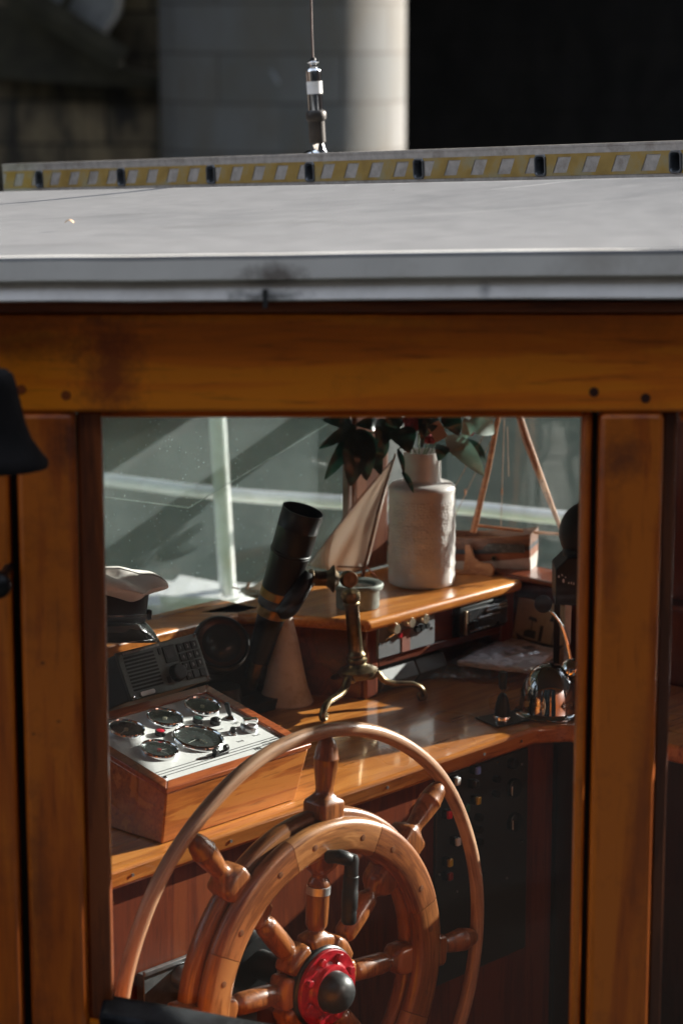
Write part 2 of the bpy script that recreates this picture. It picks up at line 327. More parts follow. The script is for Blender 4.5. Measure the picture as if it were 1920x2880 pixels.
# inner framing (world-L coordinates): windscreen wall along u, starboard wall along v
def LB(name, u0,u1,v0,v1,z0,z1, m, bev=.004, par=wh): return M(LM).box(u0,u1,v0,v1,z0,z1).build(name, m, par, bev)
VW, UW = .65, 1.52
HZ0, HZ1 = 1.80, 1.90
LB('header', -1.12, 1.58, VW+.0, VW+.05, HZ0, HZ1, redw)
LB('header', UW, UW+.05, -2.2, VW-.003, 1.835, HZ1, redv)
LB('glazing_bar', UW+.003, UW+.044, .131, VW-.045, 1.632, 1.676, redv, .003)
LB('glazing_bar', UW+.003, UW+.044, -1.219, -.101, 1.632, 1.676, redv, .003)
cpL, cpR = PV(985,1450,VW).x, PV(1082,1450,VW).x
cpost = wood('corner_post_wood',(.045,.011,.005),(.085,.022,.009),(.12,.04,.018),'Z',.8,.35,.3)
LB('corner_post', cpL, min(cpR,UW-.01), VW-.012, VW+.010, ZT+.001, HZ0-.001, cpost, .008)
LB('corner_post_face', cpL-.014, cpL-.001, VW-.008, VW+.012, ZT+.001, HZ0-.001, mat('post_pale',(.17,.12,.105),.5), .004)
LB('wall_post', UW+.002, UW+.045, -.10, .13, ZT-.3, 1.834, redv)
LB('wall_post', UW+.002, UW+.045, -1.30, -1.22, ZT-.3, HZ0-.001, redv)
LB('lower_wall', UW, UW+.04, -2.2, VW-.04, -.4, ZT-.005, redv)
LB('lower_wall', -1.12, 1.52, VW+.0, VW+.04, -.4, ZT-.035, redw)
LB('window_sill', -1.04, .93, .575, VW+.045, ZT-.030, ZT, deskw, .006)
LB('window_sill', UW-.045, UW+.05, -2.2, VW-.045, ZT-.004, ZT+.008, redv, .003)
gw = glass('windscreen_glass', .19, dcol=(.58,.67,.68))
LB('window_pane', -1.1, cpL-.015, VW+.012, VW+.017, ZT, HZ0, gw, 0)
gs = glass('side_glass', .012)
LB('window_pane', UW+.020, UW+.025, .131, VW-.04, ZT, HZ0, gs, 0)
LB('window_pane', UW+.020, UW+.025, -1.219, -.101, ZT, HZ0, glass('side_glass_clean', .008), 0)
# roof: a gently cambered sheet
A_, B_ = PY(0,739,3.092), PY(1920,715,3.092)
PL_, PR_ = PY(0,546,5.12), PY(1920,507,3.83)
ld = (PR_-PL_); ld2 = V((ld.x,ld.y)).normalized()
NB = B_-A_
def rfp(s, e):
    # s runs along the ladder line, e in 0..1 from the near edge to the ladder, 1..2 beyond it
    nx_ = A_.x + (NB.x*s if 0 <= s <= 1 else (s*11 if s < 0 else NB.x+(s-1)*1.75))
    n_ = V((nx_, A_.y, A_.z+(nx_-A_.x)*NB.z/NB.x)); l_ = PL_ + (PR_-PL_)*s
    if e <= 1: return n_.lerp(l_, e)
    d_ = (e-1)*.88; return l_ + EU*d_ + V((0,0,-.075*d_-.10*max(0,d_-.3)))
def rf(dz): return lambda s, t: rfp(-.1+2.15*s, t*2) + V((0,0,dz))
roofm = mat('roof_paint', (.165,.165,.166), .6, var=.08, scale=25, dirt=(.12,.122,.125), dscale=2.2, bump=.15)
def add_specks(m):
    nt = m.node_tree; b = nt.nodes['Principled BSDF']; l = nt.links.new
    tc = N(nt,'ShaderNodeTexCoord'); mp = N(nt,'ShaderNodeMapping'); l(tc.outputs['Object'],mp.inputs[0]); mp.inputs['Scale'].default_value=(1,2.5,1)
    v = N(nt,'ShaderNodeTexNoise',Scale=60.0,Detail=3.0); l(mp.outputs[0],v.inputs['Vector'])
    f = ramp(nt, v.outputs[0], [(.20,(1,1,1)),(.26,(0,0,0))])
    old = b.inputs['Base Color'].links[0].from_socket
    mx = N(nt,'ShaderNodeMix',data_type='RGBA'); l(f,mx.inputs[0]); l(old,mx.inputs[6]); mx.inputs[7].default_value=(.12,.1,.09,1); l(mx.outputs[2],b.inputs['Base Color'])
add_specks(roofm)
def spot_xy(m, P, rx, ry, col, amt):
    nt = m.node_tree; b = nt.nodes['Principled BSDF']; l = nt.links.new
    tc = N(nt,'ShaderNodeTexCoord'); mp = N(nt,'ShaderNodeMapping'); l(tc.outputs['Object'],mp.inputs[0])
    mp.inputs['Scale'].default_value=(1/rx,1/ry,0); mp.inputs['Location'].default_value=(-P[0]/rx,-P[1]/ry,0)
    ln = N(nt,'ShaderNodeVectorMath',operation='LENGTH'); l(mp.outputs[0],ln.inputs[0])
    n = N(nt,'ShaderNodeTexNoise',Scale=80.0,Detail=4.0); l(tc.outputs['Object'],n.inputs['Vector'])
    a = N(nt,'ShaderNodeMath',operation='MULTIPLY_ADD'); l(n.outputs[0],a.inputs[0]); a.inputs[1].default_value=1.6; l(ln.outputs['Value'],a.inputs[2])
    mr = N(nt,'ShaderNodeMapRange'); l(a.outputs[0],mr.inputs[0]); mr.inputs[1].default_value=1.1; mr.inputs[2].default_value=1.8; mr.inputs[3].default_value=amt; mr.inputs[4].default_value=0
    old = b.inputs['Base Color'].links[0].from_socket
    mx = N(nt,'ShaderNodeMix',data_type='RGBA'); l(mr.outputs[0],mx.inputs[0]); l(old,mx.inputs[6]); mx.inputs[7].default_value=(*col,1); l(mx.outputs[2],b.inputs['Base Color'])
for x,y,rx,ry,c,a in ((1868,540,.006,.012,.03,.9),(1836,568,.008,.014,.03,.9),(1912,588,.008,.02,.03,.8),(1106,571,.003,.008,.05,.8),(765,599,.003,.008,.05,.7),(1510,592,.10,.012,.30,.7),(640,640,.22,.05,.10,.35),(300,590,.12,.03,.09,.35),(1250,560,.2,.03,.11,.3),(60,690,.25,.03,.10,.4),(1480,640,.3,.02,.22,.35)):
    q = PZ(x,y,2.01); spot_xy(roofm, (q.x,q.y-YN), rx, ry, (c,c*.99,c*.97), a)
M().grid(rf(0), 86, 60).build('roof', roofm, wh, solid=.012, ang=180)
def edge(name, py0, py1, yoff, m, thick=.03, bev=.004, tilt=0):
    # long strip under the roof's near edge
    a0, a1 = PY(0,py0[0],3.10+yoff), PY(1920,py0[1],3.10+yoff); b0, b1 = PY(0,py1[0],3.10+yoff), PY(1920,py1[1],3.10+yoff)
    def ex(p,q,x): return p + (q-p)*((x-p.x)/(q.x-p.x))
    vs = []
    n = 40
    mm = M()
    def fn(s,t):
        x = -1.6+3.8*s; top = ex(a0,a1,x).z; bot = ex(b0,b1,x).z
        zz = [top,top,bot,bot,top]; yy = [thick,tilt,0,thick,thick]
        i = min(3,int(t*4)); i = round(t*4)
        return (x, 3.10+yoff+yy[i], zz[i]+.0006*math.sin(x*9)+.0004*math.sin(x*31))
    mm.grid(fn, n, 4)
    return mm.build(name, m, wh, bev, ang=30)
fasm = mat('fascia_paint', (.70,.67,.61), .5, var=.06, scale=12, dirt=(.54,.50,.44), dscale=5)
edge('roof_fascia', (725,701), (796,777), -.013, fasm, .022, .003, .006)
edge('roof_trim', (800,781), (850,840), -.014, mat('trim_white', (.84,.80,.75), .45, var=.04, dirt=(.66,.62,.57), dscale=6), .05, .003, .014)
q = PY(752,832,3.09); add_spot(bpy.data.materials['trim_white'], (q.x,0,q.z), .055, .010, (.05,.045,.03), .92)
q = PY(775,772,3.09); add_spot(fasm, (q.x,0,q.z), .05, .016, (.10,.07,.05), .8)
q = PY(1365,815,3.09); add_spot(bpy.data.materials['trim_white'], (q.x,0,q.z), .010, .012, (.2,.19,.18), .7)
M().box(PY(745,830,3.08).x-.003, PY(745,830,3.08).x+.003, 3.083, 3.10, nz(850), nz(800)).build('trim_joint', mat('joint',(.03,.03,.03),.7), wh)
# ceiling lining and floor
FT_ = [(W(-1.12,VW).x,3.205),(W(UW,VW).x,W(UW,VW).y),(W(UW,-2.2).x,3.205)]
M().prism(FT_, 1.885, 1.897).build('ceiling', mat('ceiling_board',(.10,.05,.025),.6), wh)
M().prism(FT_, -.02, .0).build('cabin_floor', mat('floor_rubber',(.015,.015,.015),.7), wh)
# ================================================================== hull deck outside
bd = thing('boat_deck', 'green foredeck of the boat seen through the windscreen', 'deck', W(1.6,2.0,.5), ANG)
dk = mat('green_deck', (.20,.30,.14), .8, var=.5, scale=14, bump=.5, dirt=(.05,.07,.03), dscale=5)
M().prism([(-2.4,YN+.2),(W(-1.3,.72).x,W(-1.3,.72).y),(W(1.58,.72).x,W(1.58,.72).y),(W(1.62,-2).x,W(1.62,-2).y),(3.2,3.4),(2.8,5.6),(.9,6.6),(-1.2,6.95),(-2.6,6.6)], .63, .68).build('deck_top', dk, bd)
hm = mat('hull_dark',(.02,.035,.03),.3)
M().prism([(-2.55,3),(3.1,3),(2.9,5.7),(.95,6.72),(-1.2,7.08),(-2.75,6.7)], -.6, -.06).build('hull', hm, bd, .02)
M().prism([(-2.4,YN+.2),(W(-1.3,.74).x,W(-1.3,.74).y),(W(1.6,.74).x,W(1.6,.74).y),(W(1.64,-2).x,W(1.64,-2).y),(3.2,3.4),(2.8,5.6),(.9,6.6),(-1.2,6.95),(-2.6,6.6)], -.055, .628).build('topsides', hm, bd)
# white guard rail: horizontal rail and leaning stanchions
rl = thing('guard_rail', 'white tubular guard rail with one leaning stanchion outside the windscreen', 'railing', PZ(637,1690,.68))
h = [PZ(285,1347,1.0), PZ(600,1386,1.0), PZ(950,1412,1.0), PZ(1300,1428,1.0), PZ(1650,1462,1.0)]
h = [h[0]+(h[0]-h[1])*3] + h + [h[4]+(h[4]-h[2])*1.5]
rw = mat('rail_white', (.90,.90,.88), .35, var=.04, coat=.3, dirt=(.72,.70,.64), dscale=20)
M().tube(bez(h,6), .0195, 14).build('top_rail', rw, rl)
def stan(px0,py0,px1,py1,Y0):
    a = PY(px0,py0,Y0); b = PY(px1,py1,Y0-.05); d_ = (b-a)
    return M().tube([a-d_*.02, a, b, b+d_*.35], .0235, 16)
stan(642,1690,610,1165,6.55).build('stanchion', rw, rl)
M().lathe([(.045,0),(.045,.008),(.026,.012),(.022,.03)], MX.Translation(PY(641,1684,6.55)), 20).build('foot_flange', rw, rl)
for e in (h[0]+(h[1]-h[0])*.2, h[5]+(h[6]-h[5])*.5):
    M().tube([(e.x,e.y,.66),(e.x,e.y,1.0)], .018, 12).build('stanchion', rw, rl)
# white slatted hatch board on the deck
hb = [PZ(448,1690,.75), PZ(625,1698,.75), PZ(620,1652,.75), PZ(505,1630,.75)]
cbm = M(); ca, cb_ = PZ(-300,1660,.70), PZ(2300,1745,.70)
def cbf(p, o): return (p.x, p.y+o)
cbm.prism([cbf(ca,-.13),cbf(cb_,-.13),cbf(cb_,.16),cbf(ca,.16)], .682, .716).build('covering_bounce_board', rw, bd, .004)  # white strip run on under the rail, added to bounce sun up to it
ht = thing('deck_board', 'white grooved board lying on the foredeck beside the stanchion foot', 'board', (hb[0]+hb[2])/2-V((0,0,.07)))
m_ = M(); c0 = sum(hb, V())/4
for i in range(5):
    t0, t1 = i/5+.015, (i+1)/5-.015
    q = [hb[0].lerp(hb[3],t0), hb[1].lerp(hb[2],t0), hb[1].lerp(hb[2],t1), hb[0].lerp(hb[3],t1)]
    m_.prism([(p.x,p.y) for p in q], .74, .765)
m_.build('slats', rw, ht, .003)
q = [c0+(p-c0)*.94 for p in hb]
M().prism([(p.x,p.y) for p in q], .717, .739).build('base', rw, ht)
# ================================================================== HELM CONSOLE
hc = Lthing('helm_console', 'varnished teak helm desk with a raised shelf unit and switch panel', 'console', 0, 0, 0)
pts = [(-.54,0),(1.085,0),(1.135,-.035),(1.165,-.10),(1.165,-1.0),(1.515,-1.0),(1.515,.645),(-1.11,.645)]
M(LM).prism(pts, .966, 1.0).build('desk_top', deskw, hc, .007, seg=3)
nails = M(LM)
for x in (.05,.27,.52,.66,.80,.93,1.04): M(LM).lathe([(0,0),(.0028,0),(.003,.002)], MX.Translation((x,-.0005,.983)) @ MX.Rotation(PI/2,4,'X'), 10).build('edge_screw', steel, hc)
LB('front_panel', -.54, 1.18, .03, .05, 0, .965, redv, 0, hc)
dkp = wood('dark_panel',(.014,.004,.003),(.026,.007,.004),(.04,.011,.006),'Z',.8,.4,.2)
LB('side_panel', 1.19, 1.21, -1.0, .029, 0, .965, dkp, 0, hc)
# the shelf unit
u0, u1, vf = 1.0, 1.475, .345
tp = [(u0-.008,vf-.002),(u1,vf-.002),(u1+.012,vf+.02),(u1+.02,.645),(.80,.645),(.90,.535)]
M(LM).prism(tp, ZT-.024, ZT).build('shelf_top', deskw, hc, .009, seg=4)
M(LM).prism([(u0+.006,vf+.03),(.935,.52),(.84,.64),(.86,.644),(.96,.535),(u0+.03,vf+.04)][::-1], 1.0, ZT-.025).build('side_board', redw, hc, .002)
LB('corner_post', u0+.006, u0+.045, vf+.018, vf+.05, 1.0, ZT-.025, redv, .006, hc)
LB('end_post', 1.43, 1.472, vf+.018, vf+.05, 1.0, ZT-.025, redv, .004, hc)
rz = 1.070
LB('fascia_rail', u0+.046, 1.429, vf+.02, vf+.035, rz-.012, rz+.006, redw, .003, hc)
LB('fascia_mid', 1.218, 1.275, vf+.021, vf+.036, rz+.007, ZT-.025, redw, .002, hc)
LB('fascia_board', u0+.046, 1.217, vf+.026, vf+.036, rz+.007, ZT-.025, redw, 0, hc)
LB('shelf_board', u0+.046, 1.429, vf+.037, .6, rz-.01, rz, redw, 0, hc)
LB('back_board', u0-.02, 1.50, .605, .62, 1.0, ZT-.03, mat('cavity',(.012,.012,.012),.8), 0, hc)
LB('windscreen_ledge', -.9, .90, .45, .574, 1.0, 1.02, black, 0, hc)
# sloping dash under the windscreen sill (dark)
M(LM).prism([(.50,1.0),(.575,ZT-.035),(.60,ZT-.035),(.60,1.0)], -.98, .86, MX(((0,0,1,0),(1,0,0,0),(0,1,0,0),(0,0,0,1)))).build('dash_slope', black, hc)
# amplifier panel
ap = Lthing('amplifier_panel', 'silver amplifier faceplate with three knobs in the shelf front', 'amplifier', 1.13, vf, 1.10)
a0 = PV(1060,1745,vf+.016); a1 = PV(1218,1702,vf+.016); a2 = PV(1218,1768,vf+.016); a3 = PV(1062,1818,vf+.016)
zt_, zb_ = 1.142, 1.079
M(LM).box(a0.x, a1.x, vf+.012, vf+.02, zb_, zt_).build('faceplate', mat('grey_face',(.22,.235,.25),.35,.3,var=.05), ap, .001)
TF = LM @ MX.Rotation(PI/2,4,'X')
def knobL(par, name, px, py, v, r, h, m, n=20, prof=None):
    p = PV(px,py,v); T = MX.Translation(p) @ MX.Rotation(PI/2,4,'X')
    return M(LM).lathe(prof or [(r,0),(r,h*.85),(r*.88,h),(0,h)], T, n).build(name, m, par)
gold = mat('gold_knob',(.62,.52,.38),.3,.8)
for x,y in ((1101,1766),(1143,1748),(1182,1738)): knobL(ap,'knob',x,y,vf+.012,.0105,.016,gold)
for x,y in ((1168,1769),(1182,1764),(1196,1759)): knobL(ap,'button',x,y,vf+.012,.0065,.008,plastic)
knobL(ap,'red_lamp',1122,1787,vf+.012,.005,.006,red)
knobL(ap,'toggle_ring',1086,1797,vf+.012,.005,.004,chrome)
p = PV(1086,1797,vf+.01); M(LM).tube([p, p+V((.008,-.014,.012))], [.0018,.003], 8).build('toggle', chrome, ap)
for x,y in ((1064,1752),(1214,1708),(1214,1766),(1066,1812)): knobL(ap,'screw',x,y,vf+.012,.003,.0015,ink,10)
p = PV(1141,1786,vf+.0115); M(LM).box(p.x-.012,p.x+.012,p.y-.001,p.y+.002,1.080,p.z+.012).build('paper_label', mat('rust_label',(.20,.06,.035),.7), ap)
# car stereo
cs = Lthing('car_stereo', 'black car stereo with chrome strips in the right of the shelf', 'stereo', 1.35, vf, 1.08)
sL, sR = 1.278, 1.428
LB('bezel', sL, sR, vf+.004, vf+.02, rz+.008, ZT-.026, plastic, .002, cs)
LB('front', sL+.018, sR-.006, vf-.004, vf+.004, rz+.016, ZT-.034, mat('stereo_front',(.03,.032,.034),.2,coat=.5), .002, cs)
LB('chrome_strip', 1.355, sR-.012, vf-.0065, vf-.004, 1.128, 1.1315, chrome, .0005, cs)
LB('chrome_strip', 1.352, sR-.008, vf-.0065, vf-.004, 1.1215, 1.125, chrome, .0005, cs)
LB('chrome_strip', 1.325, 1.395, vf-.0065, vf-.004, 1.112, 1.1145, chrome, .0005, cs)
for k in range(5): LB('stereo_button', 1.300+k*.0135, 1.308+k*.0135, vf-.007, vf-.004, 1.0885, 1.0915, chrome, .0005, cs)
LB('volume_knob', sL+.024, sL+.044, vf-.012, vf-.004, 1.092, 1.112, plastic, .004, cs)
LB('left_trim', sL+.012, sL+.016, vf-.003, vf+.004, rz+.012, ZT-.034, gold, .001, cs)
# grey speaker box in the lower shelf
sp_ = Lthing('speaker_box', 'dark grey folded loudspeaker box tucked under the shelf', 'speaker', 1.12, .38, 1.0)
prof = [(.375,1.002),(.360,1.022),(.375,1.050),(.47,1.050),(.47,1.002)]
TY = MX(((0,0,1,0),(1,0,0,0),(0,1,0,0),(0,0,0,1)))
M(LM).prism(prof, 1.055, 1.165, TY).build('body', mat('grey_plastic',(.07,.076,.08),.5), sp_, .002)
M(LM).prism(prof, 1.168, 1.255, TY).build('second_half', mat('grey_plastic2',(.05,.054,.056),.5), sp_, .002)
# ---- switch panel in the console front
swp = Lthing('switch_panel', 'dark switch panel with coloured square buttons under the desk edge', 'panel', 1.0, .02, .6)
q0, q1 = PV(1221,2300,.027).x, PV(1478,2250,.027).x
LB('panel_plate', q0, q1, .022, .0295, .55, .955, mat('panel_grey',(.028,.031,.033),.4,var=.1), .002, swp)
cols = {'w':(.75,.76,.74),'b':(.20,.30,.75),'k':(.03,.03,.03),'y':(.55,.38,.03),'g':(.01,.12,.07),'r':(.75,.01,.02),'d':(.28,.03,.015)}
cm = {k: mat('button_'+k, c, .3, coat=.4, var=.05) for k,c in cols.items()}
for x,y,c in ((1285,2198,'w'),(1342,2167,'b'),(1337,2206,'k'),(1343,2252,'y'),(1311,2273,'g'),(1262,2292,'r'),(1286,2368,'w'),(1264,2427,'y'),(1264,2466,'d')):
    p = PV(x,y,.008)
    s_ = LB('switch_body', p.x-.0065,p.x+.0065,.010,.0218,p.z-.0085,p.z+.0085, plastic, .0015, swp)
    LB('switch_cap', p.x-.0055,p.x+.0055,.003,.0098,p.z-.0075,p.z+.0075, cm[c], .0018, s_)
for x,y,r in ((1435,2147,.011),(1390,2190,.007),(1388,2232,.007),(1340,2298,.008),(1340,2332,.008),(1342,2366,.007)): knobL(swp,'rotary_knob',x,y,.022,r,.012,plastic)
for x,y in ((1440,2216),(1442,2312)):
    k_ = knobL(swp,'dial',x,y,.022,.019,.010,plastic,32)
    p = PV(x,y,.011); M(LM).box(p.x-.0008,p.x+.0008,.0105,.0118,p.z-.016,p.z+.002).build('pointer', white, k_)
knobL(swp,'indicator',1396,2146,.022,.003,.005,chrome,12)
for x,y in ((1466,2150),(1466,2368),(1235,2460),(1284,2508),(1424,2470)): knobL(swp,'screw',x,y,.022,.0025,.002,steel,10)
# ================================================================== INSTRUMENT BOX
ib = Lthing('instrument_box', 'mahogany instrument box with white dial panel on the desk edge', 'instrument box', .31, .15, 1.0)
bu0, bu1, bv0, bv1, bz0, bz1 = .147, .482, .022, .272, 1.094, 1.150
tl_ = math.atan2(bz1-bz0, bv1-bv0)
# splayed body
def trap(m_, z0off, ztopoff=0, ins=0):
    lo = [(bu0+.0,bv0+.012,1.001),(bu1-.022,bv0+.012,1.001),(bu1-.022,bv1,1.001),(bu0,bv1,1.001)]
    hi = [(bu0,bv0,bz0-.004),(bu1,bv0,bz0-.004),(bu1,bv1,bz1-.004),(bu0,bv1,bz1-.004)]
    m_.add(lo+hi, [(3,2,1,0),(4,5,6,7),(0,1,5,4),(1,2,6,5),(2,3,7,6),(3,0,4,7)])
m_ = M(LM); trap(m_,0); m_.build('box_body', boxw, ib, .003)
TP = LM @ MX.Translation((bu0,bv0,bz0)) @ MX.Rotation(tl_,4,'X')      # plate frame: x = u, y = up the slope, z = out
PW, PH = bu1-bu0, math.hypot(bv1-bv0, bz1-bz0); FW = .019
fr_ = M(TP); zt0,zt1 = -.0035,.006
fr_.prism([(-.003,-.003),(PW+.003,-.003),(PW-FW,FW),(FW,FW)], zt0, zt1); fr_.prism([(PW+.003,-.003),(PW+.003,PH+.003),(PW-FW,PH-FW),(PW-FW,FW)], zt0, zt1)
fr_.prism([(PW+.003,PH+.003),(-.003,PH+.003),(FW,PH-FW),(PW-FW,PH-FW)], zt0, zt1); fr_.prism([(-.003,PH+.003),(-.003,-.003),(FW,FW),(FW,PH-FW)], zt0, zt1)
fr_.build('frame', wood('frame_mahogany',(.18,.035,.010),(.34,.08,.022),(.45,.13,.04),'X',.9,.28,.6), ib, .0018)
fp = M(TP).box(FW-.001, PW-FW+.001, FW-.001, PH-FW+.001, -.0035, .0015).build('face_plate', plate, ib)
nP = (TP.to_3x3() @ V((0,0,1))).normalized(); oP = TP @ V((0,0,.0015))
TPi = TP.inverted()
def PP(x,y,h=0):
    q = TPi @ PN(x,y,nP,oP.dot(nP)+h); return q.x, q.y
def PT(x,y,z=.0015): a,b = PP(x,y); return TP @ MX.Translation((a,b,z))
wht = mat('needle_white',(.8,.78,.7),.4)
def gauge(x,y,r,needles,hub=plastic,label='gauge', bez_h=.008):
    T = PT(x,y)
    g_ = M(T).lathe([(r*1.02,0),(r*1.02,bez_h*.6),(r*.98,bez_h),(r*.94,bez_h*1.05),(r*.90,bez_h*.8),(r*.88,bez_h*.3),(r*.88,0)], None, 48).build(label, chrome, ib, ang=50)
    M(T).lathe([(r*.89,.0006),(r*.89,.0012),(0,.0012)], None, 40).build('dial_face', dialf, g_)
    tk = M(T)
    for k in range(21):
        a = R(225-k*13.5); l0 = r*(.64 if k%5 else .56)
        tk.tube([(math.cos(a)*l0,math.sin(a)*l0,.0014),(math.cos(a)*r*.72,math.sin(a)*r*.72,.0014)], .0003 if k%5 else .0005, 4)
    tk.build('tick_marks', mat('tick_grey',(.35,.35,.33),.6), g_)
    for a,l_,w_,m__ in needles:
        c_,s_ = math.cos(R(a)),math.sin(R(a))
        M(T).tube([(0,0,.003),(c_*l_*r,s_*l_*r,.003)], [w_,w_*.5], 6).build('needle', m__, g_)
    M(T).lathe([(r*.12,.0015),(r*.12,.005),(0,.0055)], None, 16).build('hub_cap', hub, g_)
    M(T).lathe([(0,bez_h*.72),(r*.91,bez_h*.70)], None, 40).build('lens', lens, g_)
    return g_
cream = mat('cream',(.6,.52,.38),.5)
gauge(354,2057,.0322,[(200,.7,.0006,wht)],cream); gauge(463,2025,.0322,[],cream); gauge(568,1992,.0322,[],cream)
gauge(447,2115,.0322,[(285,.6,.0012,wht),(350,.5,.0005,wht)],red)
gauge(556,2082,.0440,[(190,.6,.0007,wht),(275,.45,.0016,cream)])
def pl_lathe(name, x,y,prof,m__,n=24,par=ib): return M(PT(x,y)).lathe(prof,None,n).build(name,m__,par)
a_ = pl_lathe('red_lamp',450,2067,[(.0095,0),(.0095,.0075),(.0085,.0085),(.0075,.0085),(.0075,.006)],plastic); pl_lathe('lamp_lens',450,2067,[(.0078,.0055),(.0078,.0078),(.006,.0085),(0,.0088)],mat('lamp_red',(.5,.02,.04),.3,coat=.5),24,a_)
a_ = pl_lathe('green_lamp',556,2031,[(.0095,0),(.0095,.0075),(.0085,.0085),(.0075,.0085),(.0075,.006)],plastic); pl_lathe('lamp_lens',556,2031,[(.0078,.0055),(.0078,.0078),(.006,.0085),(0,.0088)],mat('lamp_green',(.03,.07,.06),.3,coat=.5),24,a_)
pl_lathe('fuse_knob',605,2036,[(.0095,0),(.0095,.008),(.0075,.010),(.004,.010),(.0038,.0125),(0,.0125)],plastic,16)
a_ = pl_lathe('toggle_switch',647,2022,[(.0095,0),(.0095,.0015),(.006,.004),(.004,.006),(0,.007)],chrome,20)
T = PT(647,2022); M(T).tube([(0,0,.004),(-.003,.004,.014),(-.006,.008,.027),(-.0062,.0083,.029)],[.0025,.0045,.0048,.002],12).build('toggle_lever', black, a_)
a_ = pl_lathe('stop_button',654,2064,[(.0085,0),(.0075,.003),(.0062,.0035),(.0062,.0035)],steel,20); pl_lathe('button_cap',654,2064,[(.0055,.003),(.0055,.0105),(.0045,.0115),(0,.0115)],plastic,20,a_)
a_ = pl_lathe('start_switch',699,2052,[(.0155,0),(.0155,.007),(.0145,.009),(.0135,.010),(.0115,.011),(.0115,.0105),(0,.0105)],steel,32)
T = PT(699,2052); M(T @ MX.Rotation(R(-20),4,'Z')).box(-.0135,.0135,-.0045,.0045,.010,.022).build('switch_grip', chrome, a_, .002)
# fuse holder
x0_,y0_ = PP(596,2131); x1_,y1_ = PP(640,2113)
T = TP @ MX.Translation(((x0_+x1_)/2,(y0_+y1_)/2,.0015)) @ MX.Rotation(math.atan2(y1_-y0_,x1_-x0_)*.6,4,'Z')
fh = M(T).box(-.017,.017,-.0055,.0035,0,.005).build('fuse_holder', plastic, ib, .0008)
M(T).tube([(-.012,-.0005,.0095),(.012,-.0005,.0095)],.0038,14).build('fuse_tube', lens, fh)
M(T).tube([(-.016,-.0005,.0095),(-.010,-.0005,.0095)],.0055,14).build('fuse_end', plastic, fh)
M(T).tube([(.010,-.0005,.0095),(.016,-.0005,.0095)],.0055,14).build('fuse_end', plastic, fh)
ln_ = M(TP)
for k in range(3):
    yy = PP(431+18*k,2176+5*k)[1]; yy = FW+.0345-.0075*k
    ln_.box(FW+.004, PW-FW-.002, yy-.0007, yy+.0007, .00151, .0019)
ln_.build('printed_lines', ink, ib)
for x,y in ((589,1951),(801,2077),(463,2190)):
    pl_lathe('screw',x,y,[(.0042,0),(.0042,.002),(.003,.0035),(0,.004)],chrome,14)
def ptext(body,x,y,size,bold=0,al='CENTER'):
    a,b = PP(x,y); return textmesh('lettering',body,size,TP @ MX.Translation((a,b,.0016)),ink,ib,.0001,al,bold)
ptext('Fuse',617,2052,.0085); ptext('Stop',675,2085,.0085); ptext('Start',720,2068,.0085); ptext('Light',661,2034,.0085)
ptext('nu',722,2105,.016,.0006); ptext('WESKE - MARINE',736,2090,.005,0,'LEFT'); ptext('ROTTERDAM HOLLAND',739,2096,.005,0,'LEFT')
# ================================================================== STEERING WHEEL
WA = R(46.9); wc = V((-.0438,3.7031,.778))
sw = thing('ship_helm', 'big wooden spoked steering wheel with an outer hoop and red hub flange', 'helm', wc, WA)
WM = MX.Translation(wc) @ MX.Rotation(WA,4,'Z')
WL = WM @ MX.Rotation(PI/2,4,'X')            # lathe frame: z axis points to the viewer (-y)
def circ(r, y, n=128): return [(r*math.cos(2*PI*k/n), y, r*math.sin(2*PI*k/n)) for k in range(n)]
hp = []
for k in range(160):
    a = 2*PI*k/160; rr = .42+.0012*math.sin(3*a+1)+.0006*math.sin(11*a); hp.append((rr*math.cos(a), .008+.001*math.sin(5*a), rr*math.sin(a)))
M(WM).tube(hp, .0120, 16, closed=True, up=(0,1,0)).build('outer_hoop', hoopw, sw, ang=180)
# felloe: front ring and broader back ring with a groove (profile r, height toward viewer)
def ringprof(r0,r1,h0,h1,b):
    return [(r0+b,h0),(r1-b,h0),(r1-b*.3,h0+b*.3),(r1,h0+b),(r1,h1-b),(r1-b*.3,h1-b*.3),(r1-b,h1),(r0+b,h1),(r0+b*.3,h1-b*.3),(r0,h1-b),(r0,h0+b),(r0+b*.3,h0+b*.3)]
M(WL).lathe(ringprof(.224,.292,-.024,.005,.009), None, 160, closed=True).build('back_rim', wheelw, sw, ang=60)
def arcring(prof, a0, a1, n=20):
    m_ = M(WL); P_ = len(prof); vs = []; fs = []
    for i in range(n+1):
        a = R(a0+(a1-a0)*i/n)
        for r, h in prof: vs.append((r*math.cos(a), r*math.sin(a), h))
    for i in range(n):
        for k in range(P_): fs.append((i*P_+k, (i+1)*P_+k, (i+1)*P_+(k+1)%P_, i*P_+(k+1)%P_))
    fs += [list(range(P_)), list(range(n*P_, n*P_+P_))[::-1]]
    return m_.add(vs, fs)
tones = [wheelw, wood('wheel_wood_pale',(.15,.055,.015),(.30,.118,.032),(.42,.185,.06),polar=True,sc=1.25,rough=.38,coat=.3), wood('wheel_wood_red',(.09,.025,.006),(.19,.058,.013),(.29,.10,.027),polar=True,sc=1.4,rough=.36,coat=.35)]
for k in range(8):
    arcring(ringprof(.221,.281+.0006*(k%2),.007,.034,.011), 62.5+45*k+.12, 107.5+45*k-.12).build('rim_segment', tones[(1,2,0,2,0,1,0,2)[k]], sw, ang=60)
